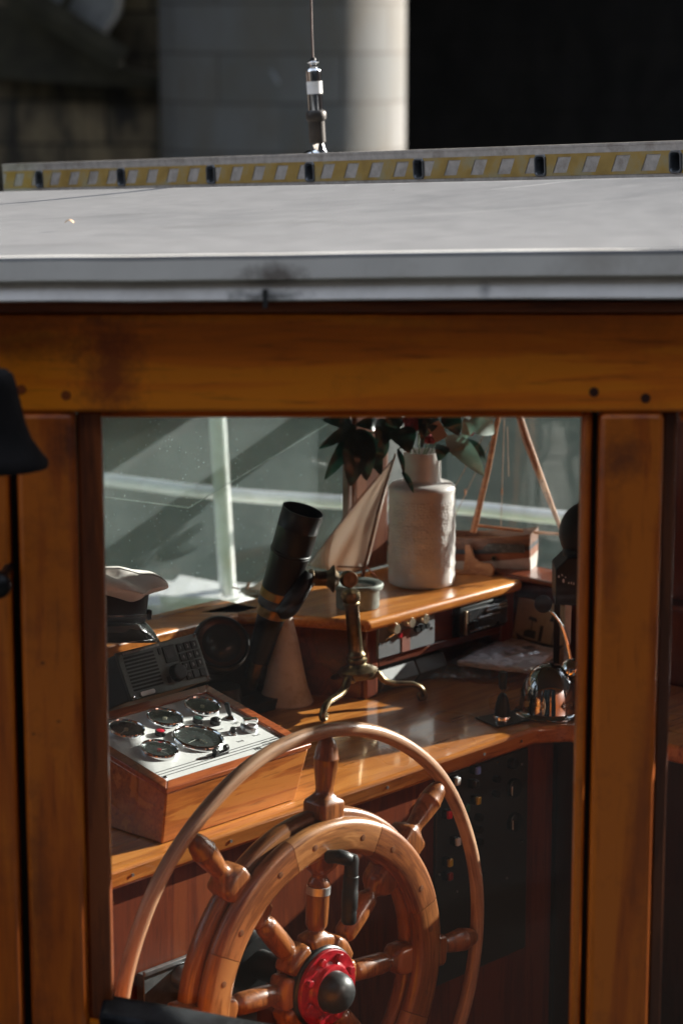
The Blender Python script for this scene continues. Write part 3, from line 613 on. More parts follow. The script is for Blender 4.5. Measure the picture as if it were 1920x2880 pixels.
# butt joints and dowels of the front ring
dwm = mat('dowel_wood',(.16,.06,.022),.4,coat=.4)
for k in range(8):
    for b_ in (62.5+45*k+9, 62.5+45*k+35):
        M(MX.Identity(4)).lathe([(.0052,-.001),(.0052,.0004),(.0045,.0006),(0,.0006)], WM @ MX.Translation((.250*math.cos(R(b_)),-.0342,.250*math.sin(R(b_)))) @ MX.Rotation(PI/2,4,'X'),16).build('rim_dowel', dwm, sw)
def spokeT(th): # local z = radial outward, x = tangential, y = away
    c_,s_ = math.cos(th),math.sin(th)
    return WM @ MX(((s_,0,c_,0),(0,1,0,.004),(-c_,0,s_,0),(0,0,0,1)))
def sqblock(m_, sec, T):
    # sections (height, half width x, y-, y+, power) superellipse loft
    vs=[]; fs=[]; n=24
    for hh,wx,y0,y1,pw in sec:
        for k in range(n):
            a=2*PI*k/n; cx,cy=math.cos(a),math.sin(a)
            e=2/pw; X_=abs(cx)**e*(1 if cx>0 else -1)*wx; Y_=(y0+y1)/2+abs(cy)**e*(1 if cy>0 else -1)*(y1-y0)/2
            vs.append((X_,Y_,hh))
    m=len(sec)
    for i in range(m-1):
        for k in range(n): fs.append((i*n+k,i*n+(k+1)%n,(i+1)*n+(k+1)%n,(i+1)*n+k))
    fs += [list(range(n))[::-1], list(range((m-1)*n,m*n))]
    m_.add(vs,fs,T)
for k in range(8):
    th = R(85+45*k); T = spokeT(th)
    r_ = lambda h,a: (h,a,-a,a,2.0)
    m_ = M()
    sqblock(m_, [(.280,.0275,-.026,.024,6),(.302,.028,-.026,.024,6),(.307,.0265,-.025,.023,5),(.313,.019,-.019,.019,3),(.319,.0145,-.0145,.0145,2.2),r_(.327,.0145),r_(.345,.0172),r_(.362,.0192),r_(.372,.0198),r_(.3735,.0205),r_(.3765,.0205),r_(.378,.0195),r_(.392,.0175),r_(.402,.0145),r_(.409,.009),r_(.412,.001)], T)
    m_.build('handle', spokew, sw, ang=50)
    m_ = M()
    sqblock(m_, [(.040,.0155,-.022,.020,7),(.060,.0242,-.022,.020,7),(.074,.0285,-.022,.020,6),(.080,.0275,-.021,.020,5),(.084,.020,-.018,.018,3.5),(.088,.0135,-.0135,.0135,2.2),r_(.091,.013),r_(.095,.0165),r_(.100,.0182),r_(.130,.0190),r_(.166,.0184),r_(.174,.0165),r_(.178,.0125),r_(.182,.0125),(.187,.016,-.016,.016,2.6),(.193,.0215,-.020,.020,3.5),(.200,.0245,-.023,.021,5),(.228,.0255,-.024,.022,6)], T)
    s_ = m_.build('spoke', spokew, sw, ang=50)
    if k == 0: M(T).lathe([(.0188,.150),(.0198,.1505),(.0198,.1635),(.0185,.164)],None,28).build('metal_band', mat('tin_band',(.50,.51,.52),.4,.8), s_)
M(WL).lathe([(.055,-.03),(.055,.0),(.0,.0)][::-1], None, 40).build('hub_core', spokew, sw)
M(WL).lathe([(.069,.012),(.069,.022),(.066,.0245),(.0,.0245)], None, 64).build('hub_plate', mat('hub_black',(.02,.022,.024),.35,.3), sw, .001)
fl = M(WL).lathe([(.0645,.0245),(.0645,.0305),(.0635,.0317),(.046,.032),(.042,.0355),(.040,.043),(.037,.044),(0,.044)], None, 64).build('hub_flange', red, sw, ang=30)
for k in range(8):
    a = R(k*45+20); T = WL @ MX.Translation((.0525*math.cos(a),.0525*math.sin(a),.032)) @ MX.Rotation(k*.7,4,'Z')
    M(T).lathe([(.0078,0),(.0078,.0065),(.0068,.0075),(0,.0075)],None,6).build('hub_bolt', red, sw, .0006, ang=20)
T = WL @ MX.Translation((-.004,0,.040))
M(T).lathe([(.0345,0),(.0345,.008),(.0335,.016),(.0305,.024),(.0252,.031),(.018,.036),(.009,.0387),(0,.0395)],None,48).build('hub_cap', mat('cap_rubber',(.02,.021,.022),.42,coat=.15,rvar=.04), sw, ang=60)
M(WL).lathe([(.022,-.16),(.022,-.03)],None,28).build('shaft', steel, sw)
# folding grip on the rim
gq = V((.075,-.045,.205)); 
gp_ = M(WM).tube(bez([(-.004,-.034,.226),(.0,-.050,.229),(.008,-.058,.227),(.018,-.060,.221)],5), [.011]*6+[.012]*6+[.0115]*4, 14).build('grip_bracket', plastic, sw, ang=60)
M(WM @ MX.Translation((.022,-.062,.225)) @ MX.Rotation(R(4),4,'Y')).lathe([(0,.006),(.009,.004),(.0115,-.002),(.0115,-.030),(.0125,-.031),(.0125,-.055),(.0132,-.056),(.0132,-.084),(.012,-.088),(.0125,-.09),(.0125,-.106),(.010,-.110),(0,-.111)],None,24).build('grip', plastic, gp_, ang=40)
# steering gear behind the wheel
sg = Lthing('steering_gear', 'grey steering gear housing behind the wheel on the console front', 'gearbox', .25, .0, .55)
LB('mount_plate', .08, .34, .010, .028, .60, .80, mat('gear_grey',(.13,.14,.145),.4,.4,var=.3,dirt=(.05,.05,.05)), .002, sg)
M(LM @ MX.Translation((.283,.009,.778)) @ MX.Rotation(PI/2,4,'X')).lathe([(.05,0),(.05,.05),(.045,.06),(.025,.062),(.025,.12),(0,.12)],None,32).build('housing', black, sg)
M(LM @ MX.Translation((.16,.009,.775)) @ MX.Rotation(PI/2,4,'X')).lathe([(.021,0),(.021,.03),(.019,.034),(0,.034)],None,28).build('cap_disc', steel, sg)
M(LM @ MX.Translation((.24,.009,.775)) @ MX.Rotation(PI/2,4,'X')).lathe([(.006,0),(.006,.022),(0,.022)],None,12).build('stud', steel, sg)
M(LM).box(.078,.342,.004,.010,.800,.808).build('plate_edge', steel, sg, .001)
# ================================================================== ON THE SHELF
vr = .0695; va = PZ(1188,1662,ZT)+V((0,vr,0))
cer,nt_,b_ = newmat('glazed_stoneware'); l = nt_.links.new
tc = N(nt_,'ShaderNodeTexCoord'); sx = N(nt_,'ShaderNodeSeparateXYZ'); l(tc.outputs['Object'],sx.inputs[0])
at = N(nt_,'ShaderNodeMath',operation='ARCTAN2'); l(sx.outputs[0],at.inputs[0]); l(sx.outputs[1],at.inputs[1])
mu = N(nt_,'ShaderNodeMath',operation='MULTIPLY'); l(at.outputs[0],mu.inputs[0]); mu.inputs[1].default_value=.066
cb = N(nt_,'ShaderNodeCombineXYZ'); l(mu.outputs[0],cb.inputs[0]); l(sx.outputs[2],cb.inputs[1])
vo = N(nt_,'ShaderNodeTexVoronoi',Scale=165.0,Randomness=.55); l(cb.outputs[0],vo.inputs['Vector'])
mz = N(nt_,'ShaderNodeMath',operation='COMPARE'); l(sx.outputs[2],mz.inputs[0]); mz.inputs[1].default_value=.108; mz.inputs[2].default_value=.074
mm_ = N(nt_,'ShaderNodeMath',operation='MULTIPLY'); l(vo.outputs['Distance'],mm_.inputs[0]); l(mz.outputs[0],mm_.inputs[1])
bp = N(nt_,'ShaderNodeBump',Strength=.75,Distance=.0026); l(mm_.outputs[0],bp.inputs['Height']); l(bp.outputs[0],b_.inputs['Normal'])
no = N(nt_,'ShaderNodeTexNoise',Scale=18.0,Detail=4.0); l(tc.outputs['Object'],no.inputs['Vector'])
l(ramp(nt_,no.outputs[0],[(.35,(.48,.44,.42)),(.65,(.60,.57,.55))]),b_.inputs['Base Color'])
b_.inputs['Roughness'].default_value=.33; b_.inputs['Coat Weight'].default_value=.4
vs0 = thing('flower_vase', 'tall pale stoneware vase with a dimpled body holding leaves and pink flowers', 'vase', va, ANG)
prof=[(0,.001),(vr-.006,.001),(vr-.001,.004),(vr,.012)]
for k in range(24):
    z = .014+k*.0078; prof.append((vr+.0008*math.sin(k*1.9)-.0006*(k%2), z))
prof += [(vr+.0005,.2015),(vr-.001,.207),(vr-.006,.2115),(vr-.012,.2145),(.0415,.216),(.0392,.219),(.0387,.226),(.0389,.255),(.0387,.276),(.0378,.279),(.0356,.279),(.0348,.274),(.034,.22)]
M(MX.Translation(va)).lathe(prof,None,72).build('vase_body', cer, vs0, ang=70)
# leaves and petals
def leafmat(name,c,rough=.35):
    m = mat(name,c,rough,var=.35,scale=30,coat=.2); b = m.node_tree.nodes['Principled BSDF']; b.inputs['Subsurface Weight'].default_value=0; b.inputs['Transmission Weight'].default_value=0
    nt=m.node_tree; tl=N(nt,'ShaderNodeBsdfTranslucent'); tl.inputs[0].default_value=(min(1,c[0]*2),min(1,c[1]*5),min(1,c[2]*3),1)
    mx=N(nt,'ShaderNodeMixShader'); mx.inputs[0].default_value=.05; nt.links.new(b.outputs[0],mx.inputs[1]); nt.links.new(tl.outputs[0],mx.inputs[2]); nt.links.new(mx.outputs[0],nt.nodes['Material Output'].inputs[0]); return m
lf1 = leafmat('leaf_green',(.010,.022,.022)); lf2 = leafmat('leaf_light',(.24,.28,.26))
def leaf(m_, a, b, w_, sag=.01, fold=.25, up=V((.2,-1,.3)), wav=.1):
    a,b=V(a),V(b); d_=b-a; s_=d_.cross(up).normalized(); n_=s_.cross(d_).normalized(); ph=random.random()*6
    def fn(s,t):
        q=(s-.5)*2; wd=w_*.5*(math.sin(PI*min(1,t**.85))**.62)*(1-.35*t*t)+.0004
        return a+d_*t+n_*(sag*math.sin(PI*t)+fold*q*q*wd+wav*wd*math.sin(t*11+ph+q*2))+s_*q*wd
    m_.grid(fn,10,18)
Yv = va.y
def LP(x,y,dy): return PY(x,y,Yv+dy)
lv = [((1000,1196,-.03),(896,1262,-.06),.024),((1000,1205,-.03),(912,1350,-.06),.030),((1003,1208,-.05),(985,1368,-.08),.050),((1008,1206,-.05),(1030,1352,-.07),.046),((1008,1205,-.04),(1072,1336,-.03),.036),
 ((990,1192,-.02),(905,1180,-.03),.026),((1085,1215,-.05),(1060,1300,-.03),.022),((1118,1205,-.05),(1150,1275,-.09),.05),((1090,1180,-.02),(1062,1255,-.05),.045),((1060,1190,0),(1000,1195,-.03),.03),
 ((1255,1225,-.03),(1361,1338,-.06),.040),((1240,1250,-.04),(1232,1297,-.06),.028),((1262,1245,-.03),(1305,1296,-.05),.032),((1290,1240,-.0),(1366,1300,.01),.032),
 ((1310,1175,-.02),(1390,1218,.0),.042),((1250,1165,-.04),(1290,1225,-.06),.038),((1215,1160,-.06),(1190,1230,-.08),.03),((1120,1160,-.02),(1085,1215,-.03),.035),((1180,1165,-.07),(1185,1262,-.09),.014),((1330,1150,-.02),(1300,1240,-.04),.03)]
for k,(a,b,w_) in enumerate(lv):
    m_=M(); leaf(m_,LP(*a),LP(*b),w_*1.15,sag=.016,wav=.06,fold=.15)
    m_.build('leaf', lf2 if k in (10,12,14,19) else lf1, vs0, ang=180)
m_=M(); q=[LP(1120,1278,-.05),LP(1126,1310,-.055),LP(1136,1345,-.06),LP(1161,1386,-.065)]
leaf(m_,LP(1118,1262,-.05),LP(1135,1335,-.066),.012); leaf(m_,LP(1130,1325,-.066),LP(1162,1386,-.07),.012); m_.build('drooping_leaf',lf1,vs0,ang=180)
st = M()
for e in ((1000,1215,-.03),(1090,1180,-.02),(1173,1190,-.02),(1260,1200,-.02),(1290,1170,0),(1120,1262,-.045),(1330,1150,0)):
    top=LP(*e); a=va+V((random.uniform(-.015,.015),random.uniform(-.015,.015),.24)); st.tube(bez([a,a.lerp(top,.5)+V((0,0,.03)),top],6),.0017,6)
st.build('stems', leafmat('stem',(.07,.09,.04)), vs0)
pk = mat('petal_pink',(.42,.09,.10),.6,var=.35,scale=25); pk2 = mat('petal_pale',(.62,.42,.38),.6)
def bloom(x,y,dy,r,m__,n=16):
    c=LP(x,y,dy); m_=M()
    for k in range(n):
        ph=k*2.4; el=.2+1.2*k/n; d_=V((math.cos(ph)*math.cos(el),math.sin(ph)*math.cos(el),math.sin(el)))
        a=c-V((0,0,r*.3)); b=c+d_*r*(.75+.25*random.random()); leaf(m_,a,b,r*1.1,sag=r*.35,up=d_+V((0,0,1)),fold=-.3,wav=.2)
    m_.build('bloom',m__,vs0,ang=180)
bloom(1165,1195,-.045,.040,pk); bloom(1205,1235,-.05,.030,pk); bloom(1320,1215,-.01,.022,mat('petal_pink2',(.55,.16,.2),.6)); bloom(1080,1215,.01,.018,pk2); bloom(1250,1150,-.03,.035,pk)
tg = MX.Translation(LP(1229,1212,-.085)) @ MX.Rotation(R(-28),4,'Y')
M(tg).box(-.014,.014,-.0004,.0004,-.020,.018).build('paper_tag', mat('kraft_tag',(.33,.22,.17),.8), vs0)
# small bronze pot
pw_ = PZ(1006,1722,ZT)+V((0,.045,0))
pt = thing('bronze_pot', 'squat weathered bronze pot with an open glazed top on the shelf corner', 'pot', pw_, ANG)
M(MX.Translation(pw_)).lathe([(0,.001),(.0425,.001),(.0435,.004),(.0435,.036),(.045,.038),(.0495,.0385),(.051,.042),(.051,.048),(.0495,.050),(.044,.050),(.036,.047),(.036,.030),(0,.030)],None,56).build('pot_body', verd, pt, ang=40)
M(MX.Translation(pw_)).lathe([(0,.044),(.0365,.044)],None,40).build('pot_glass', lens, pt)
# model sailing boat with the tan sail
def PVW(x,y,v): return PN(x,y,EV,O.dot(EV)+v)
sb = thing('sailing_model', 'small dark wooden model sailing boat with a cream triangular sail', 'model boat', PZ(900,1655,ZT))
Ys = PZ(900,1655,ZT).y+.10
def SP(x,y,dy=0): return PY(x,y,Ys+dy)
clm = mat('sail_cloth',(.80,.72,.66),.8,var=.1,scale=15)
bb=clm.node_tree; tl=N(bb,'ShaderNodeBsdfTranslucent'); tl.inputs[0].default_value=(.8,.70,.62,1); mx=N(bb,'ShaderNodeMixShader'); mx.inputs[0].default_value=.3
bb.links.new(bb.nodes['Principled BSDF'].outputs[0],mx.inputs[1]); bb.links.new(tl.outputs[0],mx.inputs[2]); bb.links.new(mx.outputs[0],bb.nodes['Material Output'].inputs[0])
def sail(a,b,c,bulge,name):
    a,b,c=SP(*a),SP(*b),SP(*c); n_=(b-a).cross(c-a).normalized()
    if n_.y>0: n_=-n_
    def fn(s,t):
        p=a.lerp(b,t).lerp(a.lerp(c,t),s); return p+n_*(bulge*math.sin(PI*s)*t*(1.2-t*.6)+.004*math.sin(s*9+t*7)*t+.003*math.sin(s*17-t*5)*t)+V((0,0,-.010*math.sin(PI*s)*t))
    return M().grid(fn,24,24).build(name,clm,sb,ang=180,solid=.0008)
sail((1108,1288),(866,1588),(1032,1592,.02),.02,'main_sail')
sail((880,1540),(705,1652),(795,1668),.01,'jib_sail')
M().tube([SP(1112,1276,.0),SP(1062,1440,.0),SP(1018,1625,.0)],[.0022,.003,.0038],8).build('mast',darkw,sb)
M().tube([SP(1110,1286,-.002),SP(990,1425,-.001),SP(866,1590,-.002)],.0012,6).build('forestay',darkw,sb)
M().tube([SP(862,1590),SP(1035,1597)],.0017,6).build('boom',darkw,sb)
M().tube([SP(1030,1594),SP(1085,1650)],.0017,6).build('boom_strut',mat('copper',(.35,.12,.07),.4,.6),sb)
def hull(a,b,wid,dep,T=None,sheer=.012,n=20,flat_stern=False):
    a,b=V(a),V(b); d_=b-a; s_=V((d_.y,-d_.x,0)).normalized()
    def fn(s,t):
        q=(s-.5)*2; f=math.sin(PI*min(1,(t if not flat_stern else t*.62)**.9))**.6; w_=wid*.5*f+.0004
        z=-dep*(1-abs(q)**2.4)*(.35+.65*f)+sheer*(2*t-1)**2
        return a+d_*t+s_*(math.sin(q*PI/2)*w_)+V((0,0,z))
    return fn
M().grid(hull(SP(680,1668),SP(1030,1640,.03),.05,.028),14,28).build('hull',darkw,sb,solid=.0025,ang=180)
ha_,hb_=SP(700,1664),SP(1015,1640,.025); hd_=hb_-ha_; hs_=V((hd_.y,-hd_.x,0)).normalized()
M().grid(lambda s_,t:ha_+hd_*t+hs_*((s_-.5)*.036*math.sin(PI*t)**.6)+V((0,0,-.006)),4,20).build('model_deck',modelw,sb)
M().box(-.025,.025,-.008,.008,0,.014,frame(ha_.lerp(hb_,.55)+V((0,0,-.004)),(0,0,1),hd_)).build('deck_house',darkw,sb,.001)
M().tube([SP(652,1652),SP(720,1667),SP(760,1672)],.0016,6).build('bowsprit',modelw,sb)
M().tube([SP(700,1640),SP(690,1662),SP(700,1675)],.0035,6).build('anchor_bits',modelw,sb)
M().tube([SP(672,1668),SP(800,1545)],.0012,6).build('stay',darkw,sb)
# model boat right with masts, on its cradle
mb = thing('model_ship', 'wooden model ship with white and brown hull, raked masts and rigging on a cradle', 'model boat', PZ(1400,1600,ZT))
Yb = W(1.36,.52).y
Yb = 5.02
def BP(x,y,dy=0): return PY(x,y,Yb+dy)
a_,b_ = BP(1080,1500,.10),BP(1502,1505,-.0)
def band(z0f,z1f,name,m__,infl=0):
    dv=b_-a_; s_=V((dv.y,-dv.x,0)).normalized(); D=.082
    def fn(s,t):
        f=(math.sin(PI*min(1,(t*.66+.02)))**.55); zz=z0f+(z1f-z0f)*s
        wd=(.042*f)*(1-max(0,(zz-.25))**2*.6)+infl
        sh=.020*(1.6*t-.9)**2
        return a_+dv*t+s_*wd+V((0,0,sh-D*zz*(1-.0*t)))
    m_=M().grid(fn,8,30)
    def fn2(s,t):
        p=fn(s,t); q=a_+dv*t; r_=p-q; return V((q.x-r_.x,q.y-r_.y,p.z))
    m_.grid(fn2,8,30)
    # transom
    m_.grid(lambda s,t:(fn(t,1.0)).lerp(fn2(t,1.0),s),4,6)
    return m_.build(name,m__,mb,ang=50)
band(0,.30,'bulwark',wood('bulwark_wood',(.06,.02,.01),(.13,.045,.02),(.19,.075,.035),'X',2,.5,.1),.001); band(.30,.42,'dark_strake',mat('strake_dark',(.03,.035,.045),.4),.003); band(.42,.62,'brown_strake',mat('strake_brown',(.22,.075,.035),.4),.001)
band(.62,1.0,'white_bottom',mat('hull_cream',(.42,.36,.33),.5),.002)
dv=b_-a_; s_=V((dv.y,-dv.x,0)).normalized()
M().grid(lambda s,t:a_+dv*t+s_*((s-.5)*.07*(math.sin(PI*min(1,t*.66+.02))**.55))+V((0,0,-.012)),4,20).build('ship_deck',modelw,mb)
q_=b_-dv*.30+s_*.045; M().prism([(0,0),(1,.0),(1,.2),(.12,.2),(0,.1)],0,.003,MX(((dv.x*.27,0,s_.x,q_.x),(dv.y*.27,0,s_.y,q_.y),(dv.z*.2,.09,0,q_.z-.028),(0,0,0,1)))).build('name_board',mat('name_board',(.02,.025,.028),.4,dirt=(.12,.12,.12),dscale=90),mb)
pr=b_-dv*.23+s_*.043+V((0,0,-.042)); M(frame(pr,s_)).lathe([(.006,0),(.006,.004),(.0042,.004),(.0042,.002)],None,18).build('porthole',brass,mb); M(frame(pr,s_)).lathe([(.0044,.0025),(0,.0025)],None,16).build('porthole_glass',black,mb)
M().tube([BP(1408,1130,0),BP(1372,1320,0),BP(1330,1497,0)],[.005,.006,.007],10).build('mast',modelw,mb)
M().tube([BP(1447,1125,-.02),BP(1478,1232,-.02),BP(1530,1370,-.02),BP(1578,1492,-.02)],[.006,.0088,.007,.004],10).build('gaff_spar',modelw,mb)
M().tube([BP(1500,1497,-.02),BP(1600,1505,-.02)],.0035,8).build('boom',modelw,mb)
M().tube([BP(1340,1478,-.03),BP(1470,1493,-.03)],.0035,8).build('lower_boom',modelw,mb)
rg = M()
for a,b in (((1402,1150),(1262,1400)),((1418,1160),(1270,1470)),((1418,1160),(1408,1482)),((1426,1200),(1430,1340)),((1262,1400),(1230,1470)),((1446,1130),(1418,1160)),((1572,1500),(1580,1522))):
    rg.tube([BP(*a,-.01),BP(*b,-.01)],.0008,5)
rg.build('rigging',mat('rigging_cord',(.33,.20,.13),.8),mb)
for x,y in ((1308,1384),(1411,1383)): M().tube([BP(x,y-8,-.012),BP(x,y+8,-.012)],[.002,.0022],8).build('block',modelw,mb)
for x in (1330,1120):
    c0=BP(x+22,1600,-.03)
    m_=M(frame(BP(x+18,1596,-.035),(-.5,-.8,0),(1,0,0)))
    m_.prism([(-.040,-.020),(.012,-.020),(.032,-.014),(.036,.0),(.028,.012),(.0,.012),(-.012,.02),(-.022,.045),(-.034,.045),(-.034,.016)][::1],-.003,.003)
    m_.build('cradle_bracket',modelw,mb,.001)
M().tube([BP(1100,1612,-.03),BP(1400,1612,-.03)],.005,8).build('cradle_bar',modelw,mb)
# ================================================================== TELESCOPE AND TRIPOD STAND
Yt=4.50
def TPt(x,y,d=0): return PY(x,y,Yt+d)
pc_ = W(.93,.36,0)
Fa=PZ(908,2032,1.0); Fb=PZ(1190,1972,1.0); mid=(Fa+Fb)/2; pd=V((-(Fb-Fa).y,(Fb-Fa).x,0)).normalized(); CT=mid+pd*.062; Yt=CT.y
ts = thing('brass_telescope', 'old black and brass telescope tilted on a curled three legged brass stand', 'telescope', (CT.x,CT.y,1.0))
def colp(x,y): return PY(x,y,CT.y)
top=colp(984,1655); bot=colp(1006,1888); ax=(top-bot); H=ax.length; T=frame(bot,ax)
M(T).lathe([(0,-.012),(.030,-.012),(.036,-.006),(.0385,0),(.0385,.003),(.034,.006),(.028,.009),(.020,.012),(.017,.016),(.020,.020),(.020,.025),(.0165,.028),(.0185,.031),(.0185,.034),(.0152,.038),(.0140,.045),(.0140,H-.036),(.0165,H-.033),(.0165,H-.030),(.0150,H-.027),(.0185,H-.022),(.0195,H-.014),(.018,H-.007),(.012,H-.003),(0,H)],None,36).build('column',brass,ts,ang=40)
hub=bot-ax.normalized()*.010
def leg(foot,px=None):
    d_=V((foot.x-hub.x,foot.y-hub.y,0)); ln=d_.length; d_.normalize(); z0=hub.z-1.0
    # S-curve: (fraction of reach, height)
    c=[(.08,z0),(.20,z0-.002),(.29,.062),(.39,.047),(.54,.039),(.70,.037),(.85,.035),(.96,.027),(1.02,.013),(1.0,.0055),(.95,.006),(.935,.012),(.955,.016)]
    pts=bez([V((hub.x,hub.y,1.0))+d_*(ln*a)+V((0,0,b)) for a,b in c],5)
    n=len(pts); rr=[.0095-.003*min(1,i/n*1.2) for i in range(n)]
    sd_=d_.cross(V((0,0,1)))
    M().tube(pts,rr,12,up=sd_,flat=.75).build('leg',brass,ts,ang=60)
leg(Fa); leg(Fb); leg(CT+(CT-mid).normalized()*.142+V((0,0,1.0-CT.z)))
# joint: horizontal brass cylinder and tightening knob
j0=colp(868,1625)+V((0,-.005,0)); j1=colp(940,1628); j2=colp(958,1630)
M(frame(j0,j1-j0)).lathe([(.016,0),(.018,.003),(.018,.008),(.0145,.010),(.0145,.034),(.0165,.036),(.018,.040),(.026,.046),(.027,.049),(.018,.052),(.012,.058),(0,.060)],None,28).build('joint',bronze,ts,ang=40)
kc=colp(984,1624)-V((0,.02,0)); M(frame(kc,V((.35,-1,.1)))).lathe([(0,-.02),(.010,-.018),(.0165,-.014),(.0165,.0),(.0150,.003),(.011,.003),(.010,.0015),(.005,.0015),(.004,.003),(0,.003)],None,28).build('clamp_knob',bronze,ts,ang=30)
# tube
e0=colp(853,1428)+V((0,-.02,0)); e1=colp(700,1945)+V((0,.02,0)); ax=(e0-e1); Lt=ax.length; T=frame(e1,ax)
pxm=Lt/math.hypot(853-700,1945-1428)        # metres per picture pixel along the tube
def s(f): return Lt*f
tubem=mat('black_leather_tube',(.010,.0105,.011),.42,spec=.35,bump=.15,scale=120)
M(T).lathe([(.015,s(.155)),(.022,s(.16)),(.0275,s(.40)),(.029,s(.44))],None,40).build('draw_tube',tubem,ts,ang=40)
M(T).lathe([(.033,s(.52)),(.035,s(.57)),(.0385,s(.755)),(.0395,s(.76)),(.0405,s(.763)),(.0395,s(.767)),(.0405,s(.772)),(.0405,s(.776)),(.0392,s(.78)),(.0402,s(.90)),(.041,s(.903)),(.0402,s(.906)),(.0410,s(.985)),(.041,Lt),(.0385,Lt),(.0385,s(.93)),(0,s(.92))],None,48).build('main_tube',tubem,ts,ang=40)
M(T).lathe([(.0,0),(.010,0),(.013,.002),(.0135,.022),(.0135,.03),(.017,.031),(.017,s(.13)),(.0165,s(.157)),(0,s(.157))],None,32).build('eyepiece',brass,ts,ang=40)
gb=mat('gold_band',(.33,.20,.055),.35,.9,var=.3)
M(T).lathe([(.0285,s(.415)),(.0305,s(.418)),(.0305,s(.462)),(.029,s(.465))],None,40).build('lower_band',gb,ts,ang=30)
M(T).lathe([(.030,s(.466)),(.034,s(.472)),(.035,s(.485)),(.0345,s(.505)),(.033,s(.515))],None,40).build('focus_collar',mat('grey_collar',(.06,.07,.075),.5,var=.4),ts,ang=40)
M(T).lathe([(.0335,s(.515)),(.0355,s(.518)),(.0358,s(.560)),(.0345,s(.563))],None,40).build('upper_band',gb,ts,ang=30)
# cradle that hugs the tube
c1=e1+ax*.50
m_=M(); pa=colp(800,1700)+V((0,-.028,0)); pb=colp(835,1655)+V((0,-.026,0)); pc2=colp(868,1608)+V((0,-.012,0))
m_.tube(bez([colp(782,1716)+V((0,-.03,0)),pa+V((.006,0,0)),pb+V((.002,0,0)),pc2],6),[.012,.014,.016,.0175,.019,.020,.0205,.021,.021,.021,.021,.021,.021,.021,.021,.020,.018,.016,.012],16,flat=.8)
m_.build('cradle',black,ts,ang=60)
# ================================================================== CREAM HORN
c0=PZ(802,1993,1.0)+V((0,.045,0)); hn=thing('cream_horn','cream cone shaped fog horn standing on its wide mouth behind the instrument box','horn',c0)
M(MX.Translation(c0)).lathe([(.0535,.000),(.055,.002),(.0535,.006),(.044,.030),(.0385,.055),(.032,.090),(.024,.130),(.016,.165),(.0105,.185),(.009,.196),(.006,.198),(0,.198)],None,44).build('horn_cone',mat('cream_plastic',(.52,.45,.40),.55,dirt=(.30,.22,.18),dscale=20),hn,ang=60)
# ================================================================== COMPASS
cc=PV(622,1810,.47); cw=W(*cc); cpn=(CP-cw).normalized(); T=frame(cw,V((cpn.x+.25,cpn.y,cpn.z+.35)))
cm_=thing('ship_compass','round black ship compass with bronze ring in shadow beside the radio','compass',(cw.x,cw.y,1.0))
M(T).lathe([(0,-.07),(.035,-.065),(.05,-.045),(.055,-.02),(.056,.0),(.052,.006),(.047,.004)],None,44).build('bowl',black,cm_,ang=50)
M(T).lathe([(.0475,.002),(.0465,.006),(.038,.004),(.0335,.001)],None,44).build('bezel_ring',mat('compass_bronze',(.05,.025,.015),.35,.6),cm_,ang=50)
M(T).lathe([(.0345,-.001),(0,-.001)],None,36).build('compass_card',mat('card_black',(.02,.022,.025),.4),cm_)
M(T).lathe([(.0345,.002),(.028,.011),(.016,.017),(0,.019)],None,36).build('glass_dome',glass('dome_glass',.01),cm_,ang=180)
M(T @ MX.Rotation(R(15),4,'Z')).box(-.012,.012,-.004,.004,-.0008,.0004).build('name_plate',mat('tin_plate',(.34,.28,.22),.5,.3),cm_)
M(MX.Translation((cw.x,cw.y+.03,1.0))).lathe([(.055,0),(.055,.008),(.04,.012),(.035,.06),(0,.06)],None,32).build('base',black,cm_)
# ================================================================== RADIO
rTL=(321,1842);rTR=(540,1783);rBR=(580,1907);rBL=(366,1972)
rd0=PV(366,1972,.345)
rdz=rd0.z; th=R(26); rw_=.192; rh_=.086
# face frame: x along u, y up the face, z out of the face
yax=V((0,math.sin(th),math.cos(th))); zax=V((0,-math.cos(th),math.sin(th)))
TRD=LM @ MX(((1,0,0,rd0.x),(0,yax.y,zax.y,rd0.y),(0,yax.z,zax.z,rd0.z),(0,0,0,1)))
rad=Lthing('marine_radio','grey marine radio telephone with slotted speaker and number keypad','radio',rd0.x+.1,rd0.y+.05,1.0)
rgm=mat('radio_grey',(.085,.10,.095),.45,.2,var=.08,scale=80)
M(TRD).box(0,rw_,0,rh_,-.10,-.001).build('case',mat('radio_case',(.05,.055,.055),.5),rad,.003)
M(TRD).box(-.002,rw_+.002,-.002,rh_+.002,0,.006).build('face_plate',rgm,rad,.0015)
slm=M(TRD)
for k in range(10): yy=.0135+k*.0066; slm.box(.010,.082,yy,yy+.0036,.0061,.0066)
slm.build('speaker_slots',mat('slot_black',(.006,.007,.007),.8),rad)
keys='123456789'
for i in range(4):
    for j in range(3):
        x=.1375+j*.0170; y=.061-i*.0175
        kb=M(TRD).box(x,x+.0145,y,y+.015,.0061,.0095).build('key',plastic,rad,.001)
        ch=keys[i*3+j] if i<3 else ('0' if j==0 else None)
        if ch: textmesh('numeral',ch,.009,TRD @ MX.Translation((x+.0072,y+.0075,.0096)),mat('key_print',(.35,.36,.36),.5) if 'key_print' not in bpy.data.materials else bpy.data.materials['key_print'],kb,.0001)
M(TRD).box(.103,.132,.047,.078,.0061,.0085).build('display_frame',plastic,rad,.001)
M(TRD).box(.107,.123,.055,.071,.0086,.0092).build('display',mat('display_grey',(.07,.075,.08),.2),rad)
M(TRD @ MX.Translation((.118,.026,.006))).lathe([(.0165,0),(.0155,.012),(.0135,.014),(0,.014)],None,12).build('tuning_knob',plastic,rad,.001,ang=25)
